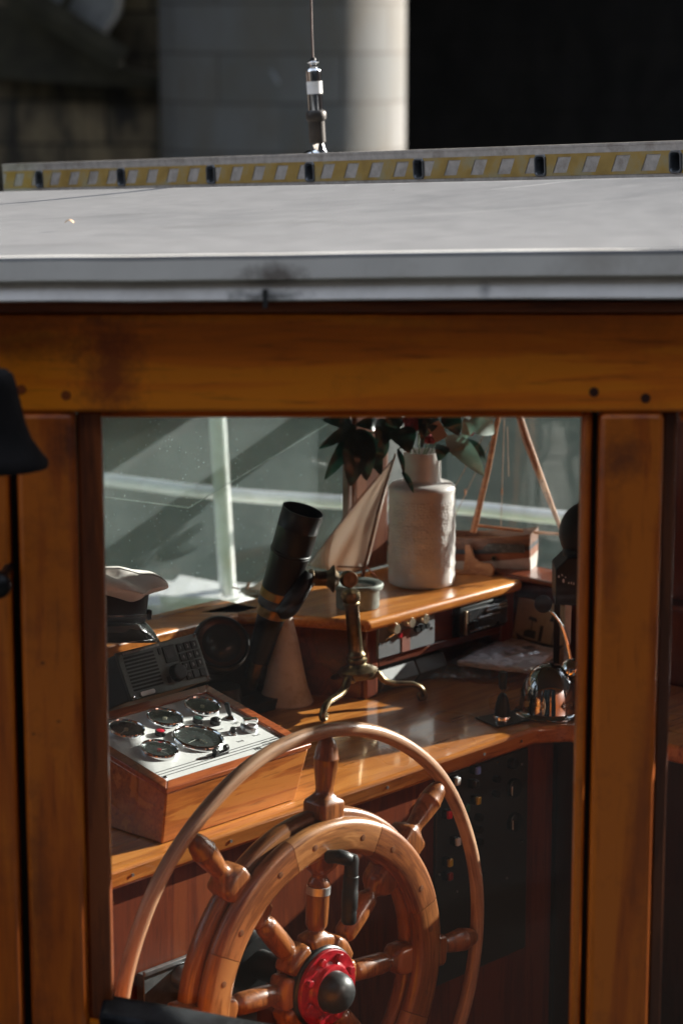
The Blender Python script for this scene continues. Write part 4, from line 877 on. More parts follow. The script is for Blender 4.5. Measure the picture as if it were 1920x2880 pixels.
M(TRD).box(.092,.100,.066,.078,.0061,.008).build('small_button',plastic,rad,.0008); M(TRD).box(.093,.101,.012,.024,.0061,.008).build('small_button',plastic,rad,.0008)
M(TRD).prism([(.026+.004*math.cos(a)+ (.026 if -PI/2<=a<=PI/2 else 0),.0055+.0042*math.sin(a)) for a in [R(-90+15*k) for k in range(13)]+[R(90+15*k) for k in range(13)]],.0061,.0085).build('white_badge',white,rad)
M(TRD).box(.012,.10,.0815,.0855,.0061,.0066).build('label_strip',mat('strip_grey',(.26,.27,.28),.4,var=.4,scale=200),rad)
for x,y in ((.005,.004),(rw_-.005,.004),(.005,rh_-.004),(rw_-.005,rh_-.004)): M(TRD @ MX.Translation((x,y,.006))).lathe([(.0028,0),(.0024,.0015),(0,.002)],None,12).build('screw',chrome,rad)
# ================================================================== CAPTAIN'S CAP
cp0=PY(262,1700,4.22)
cap=thing('captain_cap','white topped captain cap with black band and glossy black visor at the left','cap',cp0)
CT_=MX.Translation(cp0) @ MX.Rotation(R(4),4,'Y') @ MX.Rotation(R(-10),4,'X')
def crown(s_,t):
    a=2*PI*s_; ph=-PI/2+PI*t; rr=.124*(math.cos(ph)**.55 if math.cos(ph)>0 else 0)
    bump=1+.05*math.sin(5*a+1)+.035*math.sin(9*a+2.2)*math.cos(ph)+.02*noise.noise(V((math.cos(a)*3,math.sin(a)*3,ph*2)))
    z=.040+.022*math.sin(ph)+.006*math.sin(3*a+.5)+.007*noise.noise(V((math.cos(a)*2.2*rr*10,math.sin(a)*2.2*rr*10,ph)))
    if ph>0: z+= -.008*math.exp(-((a-5.6)**2)*4)
    return (rr*math.cos(a)*bump,rr*math.sin(a)*bump,z)
M(CT_).grid(crown,72,24).build('crown',mat('cap_white',(.72,.68,.64),.85,var=.04,scale=60,bump=.2),cap,ang=180)
M(CT_).lathe([(.090,-.042),(.0945,-.040),(.097,.0),(.099,.028),(.06,.035)],None,64).build('band',blackm,cap,ang=50)
vm=M(CT_)
def vis(s_,t):
    a=R(-105+110*s_); r0=.093; ex=.052*math.sin(PI*(s_*.9+.05))**.7*t
    return ((r0+ex)*math.cos(a),(r0+ex)*math.sin(a),-.026-.022*t*t-.012*t+.006*math.cos(PI*(s_-.5)))
vm.grid(vis,40,10).build('visor',mat('patent_leather',(.012,.013,.014),.10,coat=1),cap,solid=.002,ang=180)
M(CT_).tube([(.0985*math.cos(R(a)),.0985*math.sin(R(a)),-.012+.0*a) for a in range(-110,21,5)],.003,8,flat=.6).build('chin_strap',mat('strap_black',(.015,.015,.016),.2,coat=.6),cap)
M(CT_ @ MX.Translation((.0965*math.cos(R(5)),.0965*math.sin(R(5)),-.012)) @ MX.Rotation(PI/2,4,'Y')).lathe([(.009,0),(.0105,.004),(.008,.009),(0,.010)],None,18).build('button',black,cap)
# cup under the cap
q_=PY(338,1830,4.30)
cu=thing('metal_cup','small shiny metal cup upside down below the cap','cup',(q_.x,q_.y,1.02))
M(MX.Translation((q_.x,q_.y,1.02))).lathe([(.030,0),(.0305,.002),(.027,.10),(.024,.118),(.016,.127),(0,.130)],None,32).build('cup_body',steel,cu,ang=40)
# stand under the cap
cs_=thing('cap_stand','dark round stand carrying the captain cap at the window edge','stand',(cp0.x,cp0.y,1.0))
M(MX.Translation((cp0.x,cp0.y,1.0))).lathe([(.06,0),(.06,.01),(.02,.015),(.02,cp0.z-1.0-.06),(.07,cp0.z-1.0-.045),(0,cp0.z-1.0-.04)],None,32).build('stand_body',black,cs_)
# ================================================================== RIGHT SIDE: lamp, mic, lever, papers, card, black case
g0=PZ(1412,2030,1.0)
gl_=thing('gear_lever','black throttle lever with rubber boot and chrome ring on the desk','lever',g0,ANG)
gq=[PZ(1335,2022,1.0),PZ(1398,2050,1.0),PZ(1502,2026,1.0),PZ(1440,2002,1.0)]
M().prism([(p.x,p.y) for p in gq],1.0005,1.0035).build('base_plate',black,gl_,.001)
T=MX.Translation(g0+V((0,0,.003)))
M(T).lathe([(.0175,0),(.0175,.008),(.0165,.010),(.014,.010)],None,36).build('chrome_ring',chrome,gl_,ang=40)
M(T).lathe([(.0155,.008),(.0160,.013),(.0148,.018),(.0150,.022),(.0136,.026),(.0138,.030),(.0122,.034),(.0122,.037),(.0104,.041),(.0104,.044),(.0085,.048),(.006,.052),(.0025,.0545)],None,32).build('rubber_boot',plastic,gl_,ang=30)
M(T).lathe([(.0016,.052),(.0016,.066)],None,10).build('lever_rod',brass,gl_)
M(T).lathe([(.0055,.062),(.0075,.066),(.0085,.090),(.0085,.094),(.007,.096),(0,.096)],None,24).build('lever_knob',plastic,gl_,ang=40)
for p in gq: 
    q=p.lerp(g0,.12); M(MX.Translation((q.x,q.y,1.0035))).lathe([(.002,0),(.0015,.001),(0,.001)],None,8).build('screw',steel,gl_)
# chrome lamp
lp0=PZ(1548,2020,1.0)+V((.0,.03,0)); la=thing('chrome_lamp','polished chrome dome desk lamp with a thin curved neck at the right','lamp',lp0)
T=MX.Translation(lp0)
M(T).lathe([(.068,.002),(.068,.005),(.0605,.008),(.0585,.012),(.0575,.030),(.054,.050),(.0475,.068),(.038,.083),(.026,.094),(.013,.0995),(0,.101)],None,64).build('shade',mat('dark_chrome',(.36,.36,.37),.07,1,rvar=.02,var=.03),la,ang=50)
M(T @ MX.Translation((.038,-.0,.080)) @ MX.Rotation(R(35),4,'Y')).lathe([(.022,0),(.024,.01),(.020,.024),(.010,.030),(0,.031)],None,32).build('neck_socket',chrome,la,ang=50)
nk=[PY(1612,1900,lp0.y),PY(1604,1855,lp0.y),PY(1592,1800,lp0.y+.0),PY(1574,1752,lp0.y),PY(1545,1716,lp0.y)]
M().tube(bez(nk,6),[.0052]*12+[.0045]*6+[.003]*6+[.0018],12).build('curved_neck',chrome,la,ang=180)
mp_=PY(1527,1699,lp0.y+.02); M().sphere(mp_,.0175,24,(1,.8,1)).build('foam_tip',mat('foam_black',(.03,.03,.035),.9,bump=.6,scale=400),la,ang=180)
# papers in plastic film
pp=thing('document_pouch','white printed papers in crumpled clear plastic lying on the desk','papers',PZ(1400,1890,1.0),ANG)
cr=[PZ(1270,1905,1.0),PZ(1500,1935,1.0),PZ(1590,1870,1.0),PZ(1440,1828,1.0)]
def psh(off,amp,z0):
    c=sum(cr,V())/4
    def fn(s_,t):
        p=(cr[0]+(cr[0]-c)*off).lerp(cr[1]+(cr[1]-c)*off,s_).lerp((cr[3]+(cr[3]-c)*off).lerp(cr[2]+(cr[2]-c)*off,s_),t)
        return V((p.x,p.y,z0+amp*(1+noise.noise(V((p.x*14,p.y*14,z0*90))))+amp*.5*noise.noise(V((p.x*60,p.y*60,3)))+.006*t))
    return fn
M().grid(psh(-.08,.004,1.026),20,20).build('paper',mat('paper_lilac',(.86,.85,.90),.7,var=.03),pp,solid=.010,ang=180)
film,nf,bf=newmat('plastic_film'); nf.nodes.remove(bf); l=nf.links.new
tr=N(nf,'ShaderNodeBsdfTransparent'); gl=N(nf,'ShaderNodeBsdfGlossy',Roughness=.12); df=N(nf,'ShaderNodeBsdfDiffuse'); df.inputs[0].default_value=(.6,.6,.65,1)
m1=N(nf,'ShaderNodeMixShader'); m1.inputs[0].default_value=.35; l(gl.outputs[0],m1.inputs[1]); l(df.outputs[0],m1.inputs[2]); m2=N(nf,'ShaderNodeMixShader'); m2.inputs[0].default_value=.28; l(tr.outputs[0],m2.inputs[1]); l(m1.outputs[0],m2.inputs[2]); l(m2.outputs[0],nf.nodes['Material Output'].inputs[0])
M().grid(psh(.14,.011,1.026),60,50).build('plastic_film',film,pp,ang=180)
cen=sum(cr,V())/4
T=MX.Translation((cen.x+.008,cen.y-.004,1.0445)) @ MX.Rotation(ANG-.25,4,'Z')
bm=M(T)
M(T).box(-.035,.008,-.012,.014,-.001,.0).build('address_label',mat('label_pink',(.62,.55,.56),.7),pp)
for k in range(4): bm.box(-.031,-.006-.004*(k%2),-.007+k*.005,-.0055+k*.005,.0,.0006)
bm.build('print_lines',mat('print_grey',(.2,.2,.22),.7),pp)
M(T).box(.014,.036,-.006,.012,-.001,.0006).build('stamp_block',mat('stamp_dark',(.14,.14,.15),.7,var=.6,scale=500),pp)
m_=M(); c=PZ(1268,1908,1.0)
m_.grid(lambda s_,t:(c.x+(s_-.5)*.16,c.y+(t-.5)*.06,1.008+.014*abs(noise.noise(V((s_*7,t*5,1))))+.006*noise.noise(V((s_*21,t*15,4)))),40,24); m_.build('film_corner',film,pp,ang=180)
# card with ship drawing leaning on the wall
k0=PU(1424,1875,1.44); k1=PU(1572,1880,1.44)
cdT=LM @ MX(((0,.22,-.975,1.455),(-1,0,0,k0.y+.004),(0,.975,.22,1.005),(0,0,0,1)))
cwid=k0.y-k1.y; chh=.125
cd=Lthing('ship_picture','small cream card with an ink drawing of a steam ship leaning on the cabin wall','picture',1.45,(k0.y+k1.y)/2,1.0)
M(cdT).box(0,cwid,0,chh,-.002,0).build('card',mat('card_cream',(.40,.33,.22),.8,var=.1,scale=30,dirt=(.25,.19,.11),dscale=14),cd)
dr=M(cdT); z_=.0006
def poly(pp_): dr.prism(pp_,.0001,z_)
W_=cwid; 
poly([(W_*.12,.030),(W_*.88,.028),(W_*.97,.044),(W_*.7,.040),(W_*.25,.042),(W_*.05,.050)])
poly([(W_*.20,.046),(W_*.42,.045),(W_*.42,.062),(W_*.26,.062),(W_*.2,.058)]); poly([(W_*.48,.042),(W_*.54,.042),(W_*.55,.075),(W_*.49,.075)])
poly([(W_*.32,.062),(W_*.335,.062),(W_*.335,.088),(W_*.32,.088)]); poly([(W_*.25,.083),(W_*.42,.080),(W_*.40,.088),(W_*.27,.090)])
poly([(W_*.74,.040),(W_*.75,.040),(W_*.75,.092),(W_*.74,.092)]); poly([(W_*.64,.088),(W_*.86,.086),(W_*.84,.102),(W_*.68,.100)])
poly([(W_*.1,.012),(W_*.9,.010),(W_*.8,.022),(W_*.2,.024)])
dr.build('ink_drawing',mat('drawing_ink',(.035,.05,.05),.8,var=.5,scale=200),cd)
# black case and hood by the right window
cb0=PY(1590,1790,4.62)
bc=thing('black_case','black case with small white marks under a rounded black hood at the window','case',(cb0.x+.02,cb0.y,1.0))
def KP(x,y,d=0): return PY(x,y,4.62+d)
a=KP(1562,1690);b=KP(1562,1602); 
M().prism([(KP(1562,1700).x,KP(1,1700).z),(KP(1700,1712).x,KP(1,1712).z),(KP(1700,1570).x,KP(1,1570).z),(KP(1598,1568).x,KP(1,1568).z),(KP(1562,1603).x,KP(1,1603).z)],-.09,0,MX.Translation((0,4.62,0)) @ MX.Rotation(PI/2,4,'X')).build('case_body',plastic,bc,.003)
mk=M()
for x,y,w_,h_ in ((1571,1622,2,3),(1580,1618,1.5,2.5),(1584,1634,2.5,5),(1599,1640,1.5,2.5),(1606,1640,1.5,3),(1613,1642,1.5,3),(1590,1624,1.2,2)):
    p=KP(x,y,-.0012); mk.box(p.x-w_*.0007,p.x+w_*.0007,p.y,p.y+.001,p.z-h_*.0007,p.z+h_*.0007)
mk.build('white_marks',white,bc)
hc_=KP(1660,1498,.05); M().sphere(hc_,.066,32,(.95,.7,.98)).build('hood',blackm,bc,ang=180)
M().sphere(KP(1650,1552,.045),.052,28,(.95,.7,.5)).build('hood_brim',blackm,bc,ang=180)
for x in (1566,1597):
    p=KP(x,1700,.01); M().box(p.x-.006,p.x+.006,p.y-.005,p.y+.005,1.0,p.z+.002).build('leg',black if x<1590 else steel,bc,.001)
# ================================================================== OPEN PANE
op=[PY(300,1262+0,4.60),PY(930,1171,5.25),PY(530,1428,4.95),PY(270,1398,4.55)]
og=thing('open_glass_pane','loose clear glass sheet with bright cut edges held in front of the windscreen','glass pane',op[2])
og_v=[PY(-60,1345,4.75),PY(940,1183,5.05),PY(530,1428,4.78),PY(-60,1362,4.60)]
P0,P1,P2=PY(530,1428,4.86),PY(945,1178,5.12),PY(120,1375,4.66)
P3=P1+(P2-P0)
nn=(P1-P0).cross(P2-P0).normalized()*.002
M().add([P0-nn,P1-nn,P3-nn,P2-nn,P0+nn,P1+nn,P3+nn,P2+nn],[(0,1,2,3),(7,6,5,4),(0,4,5,1),(1,5,6,2),(2,6,7,3),(3,7,4,0)]).build('sheet',glass('loose_glass',.035),og)
M().tube([P2,P0],.0011,6).build('cut_edge',mat('edge_bright',(.6,.68,.66),.2,coat=1),og)
M().tube([P0,P1],.0011,6).build('cut_edge',bpy.data.materials['edge_bright'],og)
# ================================================================== OUTSIDE, NEAR
bl0=PY(5,1190,3.00)
bell=thing('brass_bell','dark ship bell hanging at the left edge in front of the wheelhouse','bell',bl0)
bt=PY(10,1036,3.00).z; bb_=PY(10,1320,3.00).z; hh=bt-bb_; k_=PY(0,1180,3.00).x; ctr=PY(-12,1180,3.00)
def br(px): return abs(PY(px,1180,3.00).x-ctr.x)
M(MX.Translation((ctr.x,ctr.y,bb_))).lathe([(br(118),.002),(br(132),.003),(br(133),.010),(br(112),.022),(br(88),hh*.30),(br(72),hh*.45),(br(60),hh*.65),(br(48),hh*.85),(br(40),hh*.94),(br(22),hh*.99),(0,hh)],None,48).build('bell_body',mat('bell_dark',(.008,.007,.007),.8,0,var=.3,spec=.12),bell,ang=60)
M().tube([(ctr.x-.004,ctr.y,bt-.004),(ctr.x-.02,ctr.y,bt+.03)],.006,10).build('hanger',black,bell)
M().tube([(ctr.x-.02,ctr.y,bt+.028),(ctr.x-.14,YN+.01,bt+.034)],.008,10).build('bracket',black,bell)
M().sphere((ctr.x,ctr.y,bb_+.004),.012,14).build('clapper',black,bell,ang=180)
kn=PY(-6,1645,3.05); kb=thing('door_knob','round black door knob at the far left edge','knob',kn)
M(MX.Translation(kn+V((0,.0,0))) @ MX.Rotation(PI/2,4,'X')).lathe([(.006,-.11),(.008,-.02),(.014,-.012),(.0185,0),(.0165,.012),(.008,.018),(0,.019)],None,28).build('knob_body',black,kb,ang=60)
lq=PZ(196,634,2.012); dl_=thing('dry_leaf','tiny curled dry leaf fragment lying on the grey roof','leaf',lq)
M(MX.Translation(lq+V((0,0,.004)))).grid(lambda s,t:((s-.5)*.014,(t-.5)*.012,.004*math.sin(PI*s)+.002*math.sin(PI*t)),5,5).build('leaf_blade',mat('leaf_tan',(.5,.33,.2),.7),dl_,ang=180)
# ladder rail on the roof
KL=1.075; la0=CP+(PL_-CP)*KL-V((0,0,.004)); la1=CP+(PR_-CP)*KL-V((0,0,.004)); dl=(la1-la0); ux=dl.normalized(); LL=dl.length
p0=la0-ux*(-.008); ex=la1+ux*.25
lad=thing('aluminium_ladder','aluminium ladder with worn yellow hazard stripes lying along the roof','ladder',la0.lerp(la1,.5))
side=V((ux.y,-ux.x,0)).normalized()      # toward the viewer
if side.y>0: side=-side
up_=side.cross(ux); up_=-up_ if up_.z<0 else up_
TL0=MX(((ux.x,-side.x,up_.x,la0.x),(ux.y,-side.y,up_.y,la0.y),(ux.z,-side.z,up_.z,la0.z),(0,0,0,1)))
def zat(px,py): # height on the rail face from a picture point
    n_=side; r=ray(px,py); P=CP+r*((la0-CP).dot(n_)/r.dot(n_)); return TL0.inverted() @ P
hL,hR=zat(8,460),zat(1920,395); RH=(hL.z+hR.z)/2; xs=zat(8,500).x; xe=zat(1920,450).x+.22
alu=mat('worn_aluminium',(.44,.40,.36),.45,.25,var=.15,scale=70,dirt=(.30,.26,.22),dscale=30)
rail=M(TL0)
hx=[zat(x,y) for x,y in ((112,497),(342,490),(594,484),(872,476),(1178,467),(1520,457),(1900,447))]
hw=.0102;hh_=.0158; hx.append(V((hx[-1].x+.28,hx[-1].y,hx[-1].z)))
zc=RH*.5
# face as strips around the rung openings
xs_=[xs]+[v for h_ in hx for v in (h_.x-hw,h_.x+hw)]+[xe+.12]
def slab(x0,x1,z0,z1): rail.box(x0,x1,0,.0025,z0,z1)
for i in range(0,len(xs_)-1,2): slab(xs_[i],xs_[i+1],.0045,RH-.0045)
for h_ in hx:
    slab(h_.x-hw,h_.x+hw,.0045,zc-hh_); slab(h_.x-hw,h_.x+hw,zc+hh_,RH-.0045)
rail.box(xs,xe+.12,-.001,.024,RH-.0045,RH); rail.box(xs,xe+.12,-.001,.024,0,.0045)
rail.build('near_rail',alu,lad)
tape,nt_,b_=newmat('worn_stripe_tape'); l=nt_.links.new
tc=N(nt_,'ShaderNodeTexCoord'); no=N(nt_,'ShaderNodeTexNoise',Scale=25.0,Detail=6.0); l(tc.outputs['Object'],no.inputs['Vector'])
l(ramp(nt_,no.outputs[0],[(.3,(.28,.17,.035)),(.5,(.38,.235,.05)),(.7,(.33,.27,.14))]),b_.inputs['Base Color']); b_.inputs['Roughness'].default_value=.5
tp_=M(TL0); z0_,z1_=RH*.235,RH*.775
# yellow tape with slanted bare windows: build as pieces between the windows
sx0=xs+.004; per=.0665; wd_=.0315; sl_=.013; n_=int((xe-xs)/per)+2
def clear(x): return all(abs(x-h_.x)>hw+.0005 for h_ in hx)
def tslices(xa,xb,za,zb,sl):
    n=max(1,int((xb-xa)/.0018))
    for q in range(n):
        x0=xa+(xb-xa)*q/n; x1=xa+(xb-xa)*(q+1)/n
        if clear(x0) and clear(x1) and clear(x0+sl) and clear(x1+sl): tp_.add([(x0,-.0011,za),(x1,-.0011,za),(x1+sl,-.0011,zb),(x0+sl,-.0011,zb)],[(0,1,2,3)])
mg_=(z1_-z0_)*.14
tslices(sx0,xe+.1,z1_-mg_,z1_,0); tslices(sx0,xe+.1,z0_,z0_+mg_,0)
for k in range(n_):
    x=sx0+k*per
    for q in range(5):
        t0,t1=q/5,(q+1)/5; h0=z0_+mg_; dh=(z1_-z0_-2*mg_)
        tslices(x+sl_*t0,x+per-wd_+sl_*t0,h0+dh*t0,h0+dh*t1,sl_/5)
tp_.build('hazard_stripes',tape,lad)
for h_ in hx:
    m_=M(TL0 @ MX.Translation((h_.x,0,zc)))
    def rr_(w_,h__,y,c=.006,n=6):
        o_=[]
        for cx,cz,a0 in ((w_-c,h__-c,0),(-w_+c,h__-c,90),(-w_+c,-h__+c,180),(w_-c,-h__+c,270)):
            for k in range(n): a=R(a0+90*k/(n-1)); o_.append((cx+c*math.cos(a),y,cz+c*math.sin(a)))
        return o_
    loops=[rr_(hw+.0035,hh_+.0035,-.0013),rr_(hw+.0025,hh_+.0025,-.0038),rr_(hw+.0005,hh_+.0005,-.0038),rr_(hw-.0012,hh_-.0012,-.001),rr_(hw-.0012,hh_-.0012,.33)]
    vs=[v for lo in loops for v in lo]; n=24
    m_.add(vs,[(i*n+k,i*n+(k+1)%n,(i+1)*n+(k+1)%n,(i+1)*n+k) for i in range(4) for k in range(n)]+[list(range(4*n,5*n))])
    m_.build('rung',mat('rung_metal',(.16,.17,.18),.35,.8) if 'rung_metal' not in bpy.data.materials else bpy.data.materials['rung_metal'],lad,ang=40)
far=M(TL0 @ MX.Translation((0,.33,-.045)))
far.box(xs,xe+.1,0,.003,0,RH); far.build('far_rail',alu,lad)
# antenna
Ya=PL_.lerp(PR_,.5).y+.45
def AP(x,y): return PY(x,y,Ya)
an=thing('whip_antenna','whip antenna with chrome loading coil and dark ferrule on the roof','antenna',AP(900,440))
ab,at_=AP(893,402),AP(880,172); ax=at_-ab; T=frame(ab,ax); Ha=ax.length; k=Ha/230
M(T).lathe([(.0145*1.0,0),(.0165,.002),(.0165,62*k),(.0195,66*k),(.0205,70*k),(.0205,86*k),(.018,92*k),(.015,94*k)],None,28).build('ferrule',mat('ferrule_dark',(.035,.03,.026),.5,.5,var=.3),an,ang=40)
M(T).lathe([(.0148,93*k),(.0150,135*k),(.0150,202*k),(.0140,208*k),(.010,213*k),(.007,216*k),(.0065,222*k),(.012,226*k),(.0135,229*k),(.010,233*k),(0,234*k)],None,32).build('coil_body',chrome,an,ang=40)
M(T).lathe([(.0156,140*k),(.0156,175*k)],None,28).build('white_sleeve',white,an)
M(T).lathe([(.0065,232*k),(.0055,240*k),(.0022,242*k)],None,14).build('tip_collar',black,an)
tp0=T @ V((0,0,238*k)); M().tube([tp0,AP(876,90),AP(874,0),AP(862,-1900)],.0024,8).build('whip',mat('whip_brown',(.10,.07,.06),.5,.3),an)
M().tube([AP(893,402),AP(900,422),AP(905,440)],[.012,.011,.016],16).build('swivel',chrome,an,ang=60)
M(MX.Translation((AP(880,425).x,Ya,AP(880,425).z-.06))).lathe([(.035,0),(.034,.04),(.024,.054),(.012,.062),(0,.063)],None,28).build('mount_base',chrome,an,ang=50)
# ================================================================== FAR BACKGROUND
def stone(name,c1,c2,mort,bw,bh,dirtc,dirtf=.6,cyl=0):
    m,nt,b=newmat(name); l=nt.links.new; tc=N(nt,'ShaderNodeTexCoord'); vec=tc.outputs['Object']
    if cyl:
        sx=N(nt,'ShaderNodeSeparateXYZ'); l(vec,sx.inputs[0]); at=N(nt,'ShaderNodeMath',operation='ARCTAN2'); l(sx.outputs[0],at.inputs[0]); l(sx.outputs[1],at.inputs[1])
        mu=N(nt,'ShaderNodeMath',operation='MULTIPLY'); l(at.outputs[0],mu.inputs[0]); mu.inputs[1].default_value=cyl
        cb=N(nt,'ShaderNodeCombineXYZ'); l(mu.outputs[0],cb.inputs[0]); l(sx.outputs[2],cb.inputs[1]); bv=cb.outputs[0]
    else:
        sx=N(nt,'ShaderNodeSeparateXYZ'); l(vec,sx.inputs[0]); cb=N(nt,'ShaderNodeCombineXYZ'); l(sx.outputs[0],cb.inputs[0]); l(sx.outputs[2],cb.inputs[1]); bv=cb.outputs[0]
    br=N(nt,'ShaderNodeTexBrick'); l(bv,br.inputs['Vector']); br.inputs['Scale'].default_value=1; br.inputs['Brick Width'].default_value=bw; br.inputs['Row Height'].default_value=bh
    br.inputs['Mortar Size'].default_value=.012; br.inputs['Mortar Smooth'].default_value=.5
    br.inputs['Color1'].default_value=(*c1,1); br.inputs['Color2'].default_value=(*c2,1); br.inputs['Mortar'].default_value=(*mort,1)
    no=N(nt,'ShaderNodeTexNoise',Scale=1.6,Detail=8.0,Roughness=.65); mp=N(nt,'ShaderNodeMapping'); mp.inputs['Scale'].default_value=(1.6,1.6,.8); l(vec,mp.inputs[0]); l(mp.outputs[0],no.inputs['Vector'])
    f=ramp(nt,no.outputs[0],[(.42,(0,0,0)),(.62,(dirtf,)*3)]); mx=N(nt,'ShaderNodeMix',data_type='RGBA'); l(f,mx.inputs[0]); l(br.outputs[0],mx.inputs[6]); mx.inputs[7].default_value=(*dirtc,1)
    l(mx.outputs[2],b.inputs['Base Color']); b.inputs['Roughness'].default_value=.9
    bp=N(nt,'ShaderNodeBump',Strength=.5,Distance=.01); l(no.outputs[0],bp.inputs['Height']); l(bp.outputs[0],b.inputs['Normal']); return m
YP=18.0; pxp=PY(795,250,YP); rp=PY(1140,250,YP).x-pxp.x
pier=thing('bridge_pier','round grey stone bridge pier with one sunlit edge behind the boat','pier',(pxp.x,YP,-1))
M(MX.Translation((pxp.x,YP,-1))).lathe([(rp*1.08,0),(rp*1.08,1.0),(rp,1.15),(rp,9.0)],None,96).build('pier_shaft',stone('pier_stone',(.125,.13,.128),(.165,.165,.16),(.07,.066,.06),.95,.345,(.13,.115,.09),.6,cyl=rp),pier,ang=40)
# white lime streak on the pier
m_=M()
def strk(px,py0,py1,w_,name):
    m_=M()
    def fn(s_,t):
        y=py0+(py1-py0)*t; x=px+22*t+(s_-.5)*w_*(1-.5*t)*(1+.3*math.sin(t*23))
        P=PY(x,y,YP); dx=P.x-pxp.x; yy=YP-math.sqrt(max(1e-6,rp*rp-dx*dx))-.004; q=PY(x,y,yy); return q
    m_.grid(fn,4,30).build(name,mat('lime_streak',(.30,.32,.34),.9,var=.3,scale=8) if 'lime_streak' not in bpy.data.materials else bpy.data.materials['lime_streak'],pier)
strk(612,-60,310,26,'lime_streak'); strk(762,195,235,14,'lime_spot')
M(MX.Translation((pxp.x,YP,0))).box(-.9,.9,-.8,.9,8.0,8.4).build('pier_cap',mat('capstone',(.25,.24,.22),.9),pier)
bdk=thing('bridge_sky_blocker','unseen dark bridge deck added on the pier to block sky light','bridge',(-10,18,8.4))  # deck out of view, added and sized to cut sky but let sun through
M().box(-45,12.5,10.0,38,8.45,9.8).build('deck_slab',mat('soffit_dark',(.05,.05,.048),.95,var=.3,scale=1),bdk)
for k in range(4): M().box(-45,12.4,11+k*8,11.8+k*8,7.7,8.448).build('girder',bpy.data.materials['soffit_dark'],bdk)
ql=thing('far_sky_blocker','unseen long dark building added far right to block low sky','building',(62,20,-.4))  # added out of view to cut low sky light from the right
M().box(58,70,-40,120,-.45,17).build('wall',mat('building_brick',(.07,.05,.04),.9,var=.3,scale=2),ql)
qs=thing('side_sky_blocker','unseen tall dark building added on the right to block sky light','building',(17,-6,-.4))  # added out of view to cut sky fill beside the sun
M().box(14,22,-24,8.3,-.45,15).build('wall',bpy.data.materials['building_brick'],qs)
qr=thing('left_warehouse','dark brick warehouse along the quay to the left','building',(-32,0,-.4))
M().box(-44,-32,-40,60,-.45,12).build('wall',bpy.data.materials['building_brick'],qr)
aw=thing('abutment_wall','dark brown masonry abutment left of the pier','wall',(-4,19.2,-1))
awm=stone('abut_stone',(.26,.20,.12),(.12,.10,.07),(.015,.014,.012),.72,.34,(.018,.018,.018),.95)
q0=PY(505,250,19.2).x
M().box(-9,q0,19.2,20.2,-1,PY(0,0,19.2).z+2.2).build('wall_face',awm,aw)
slp=M(); ya=19.0
pA=[PY(-40,20,ya),PY(60,10,ya),PY(150,70,ya),PY(265,128,ya),PY(330,150,ya),PY(350,190,ya),PY(480,215,ya),PY(480,250,ya),PY(-40,215,ya)]
slp.prism([(p.x,p.z) for p in pA],0,.30,MX.Translation((0,ya+.15,0)) @ MX.Rotation(PI/2,4,'X')).build('sloping_coping',mat('coping_dark',(.05,.045,.03),.9,var=.5,scale=4),aw)
lc=thing('concrete_block','pale concrete buttress block at the upper left behind the boat','block',PY(200,60,18.7))
pB=[PY(85,-40,18.6),PY(340,-60,18.6),PY(322,40,18.6),PY(262,124,18.6),PY(190,80,18.6),PY(110,15,18.6)]
M().prism([(p.x,p.z) for p in pB],-.59,0,MX.Translation((0,18.6,0)) @ MX.Rotation(PI/2,4,'X')).build('block_face',mat('pale_concrete',(.26,.265,.27),.9,var=.25,scale=3,dirt=(.10,.10,.10),dscale=1.5),lc)
dw=thing('tunnel_dark_wall','near-black wall standing in for the darkness under the bridge right of the pier','wall',(8,30,-1))
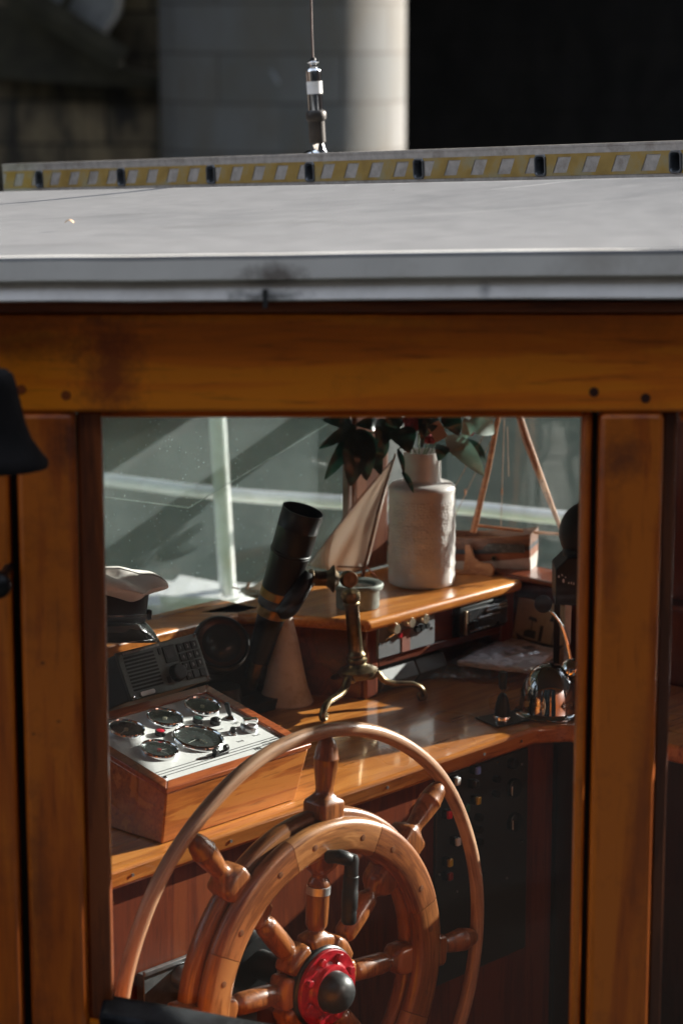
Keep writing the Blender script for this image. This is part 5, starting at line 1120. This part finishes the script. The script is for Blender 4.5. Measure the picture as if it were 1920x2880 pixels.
M().box(-14,26,30,31,-1,6.5).build('wall_face',stone('tunnel_dark_stone',(.014,.014,.014),(.018,.017,.016),(.006,.006,.006),1.1,.45,(.006,.006,.006),.9),dw)  # near-black colour stands in for the darkness under the bridge
sta, stb = PY(20,-40,18.45), PY(345,168,18.45)
M().tube([sta, stb], .10, 4, flat=.8).build('diagonal_strut', bpy.data.materials['coping_dark'], aw)
sta, stb = PY(205,-30,18.5), PY(150,70,18.5)
M().tube([sta, stb], .035, 4).build('diagonal_strut', bpy.data.materials['coping_dark'], aw)
# water
wm,nt_,b_=newmat('harbour_water'); l=nt_.links.new; tc=N(nt_,'ShaderNodeTexCoord')
mp=N(nt_,'ShaderNodeMapping'); mp.inputs['Scale'].default_value=(1,1.6,1); l(tc.outputs['Object'],mp.inputs[0])
no=N(nt_,'ShaderNodeTexNoise',Scale=1.8,Detail=6.0,Distortion=.6); l(mp.outputs[0],no.inputs['Vector'])
bp=N(nt_,'ShaderNodeBump',Strength=.5,Distance=.06); l(no.outputs[0],bp.inputs['Height']); l(bp.outputs[0],b_.inputs['Normal'])
l(ramp(nt_,no.outputs[0],[(.3,(.028,.040,.038)),(.7,(.05,.066,.060))]),b_.inputs['Base Color']); b_.inputs['Roughness'].default_value=.12
tag(M().box(-400,400,-300,600,-1.4,-.45).build('water',wm),kind='structure')
# quay behind the photographer
tag(M().box(-60,60,-40,1.3,-.5,.45).build('quay_ground',mat('quay_paving',(.03,.03,.028),.9,var=.2,scale=3)),kind='structure')
qh=thing('rear_sky_blocker','unseen dark house front with windows added behind the photographer to block sky light','building',(0,-7,.45))  # added house out of view, tall and near black to cut sky from behind
M().box(-30,30,-8,-7,.451,13).build('wall',mat('dark_brick',(.012,.011,.010),.9,var=.3,scale=6),qh)
wn=mat('house_glass',(.05,.06,.07),.1); fr2=mat('house_frame',(.06,.058,.055),.5)
for i in range(8):
    for j in range(3):
        x=-12+i*3.3; z=1.4+j*3.2
        wf=M().box(x-.65,x+.65,-7.0,-6.93,z,z+1.6).build('window',fr2,qh); M().box(x-.55,x+.55,-6.93,-6.92,z+.1,z+1.5).build('window_glass',wn,wf)
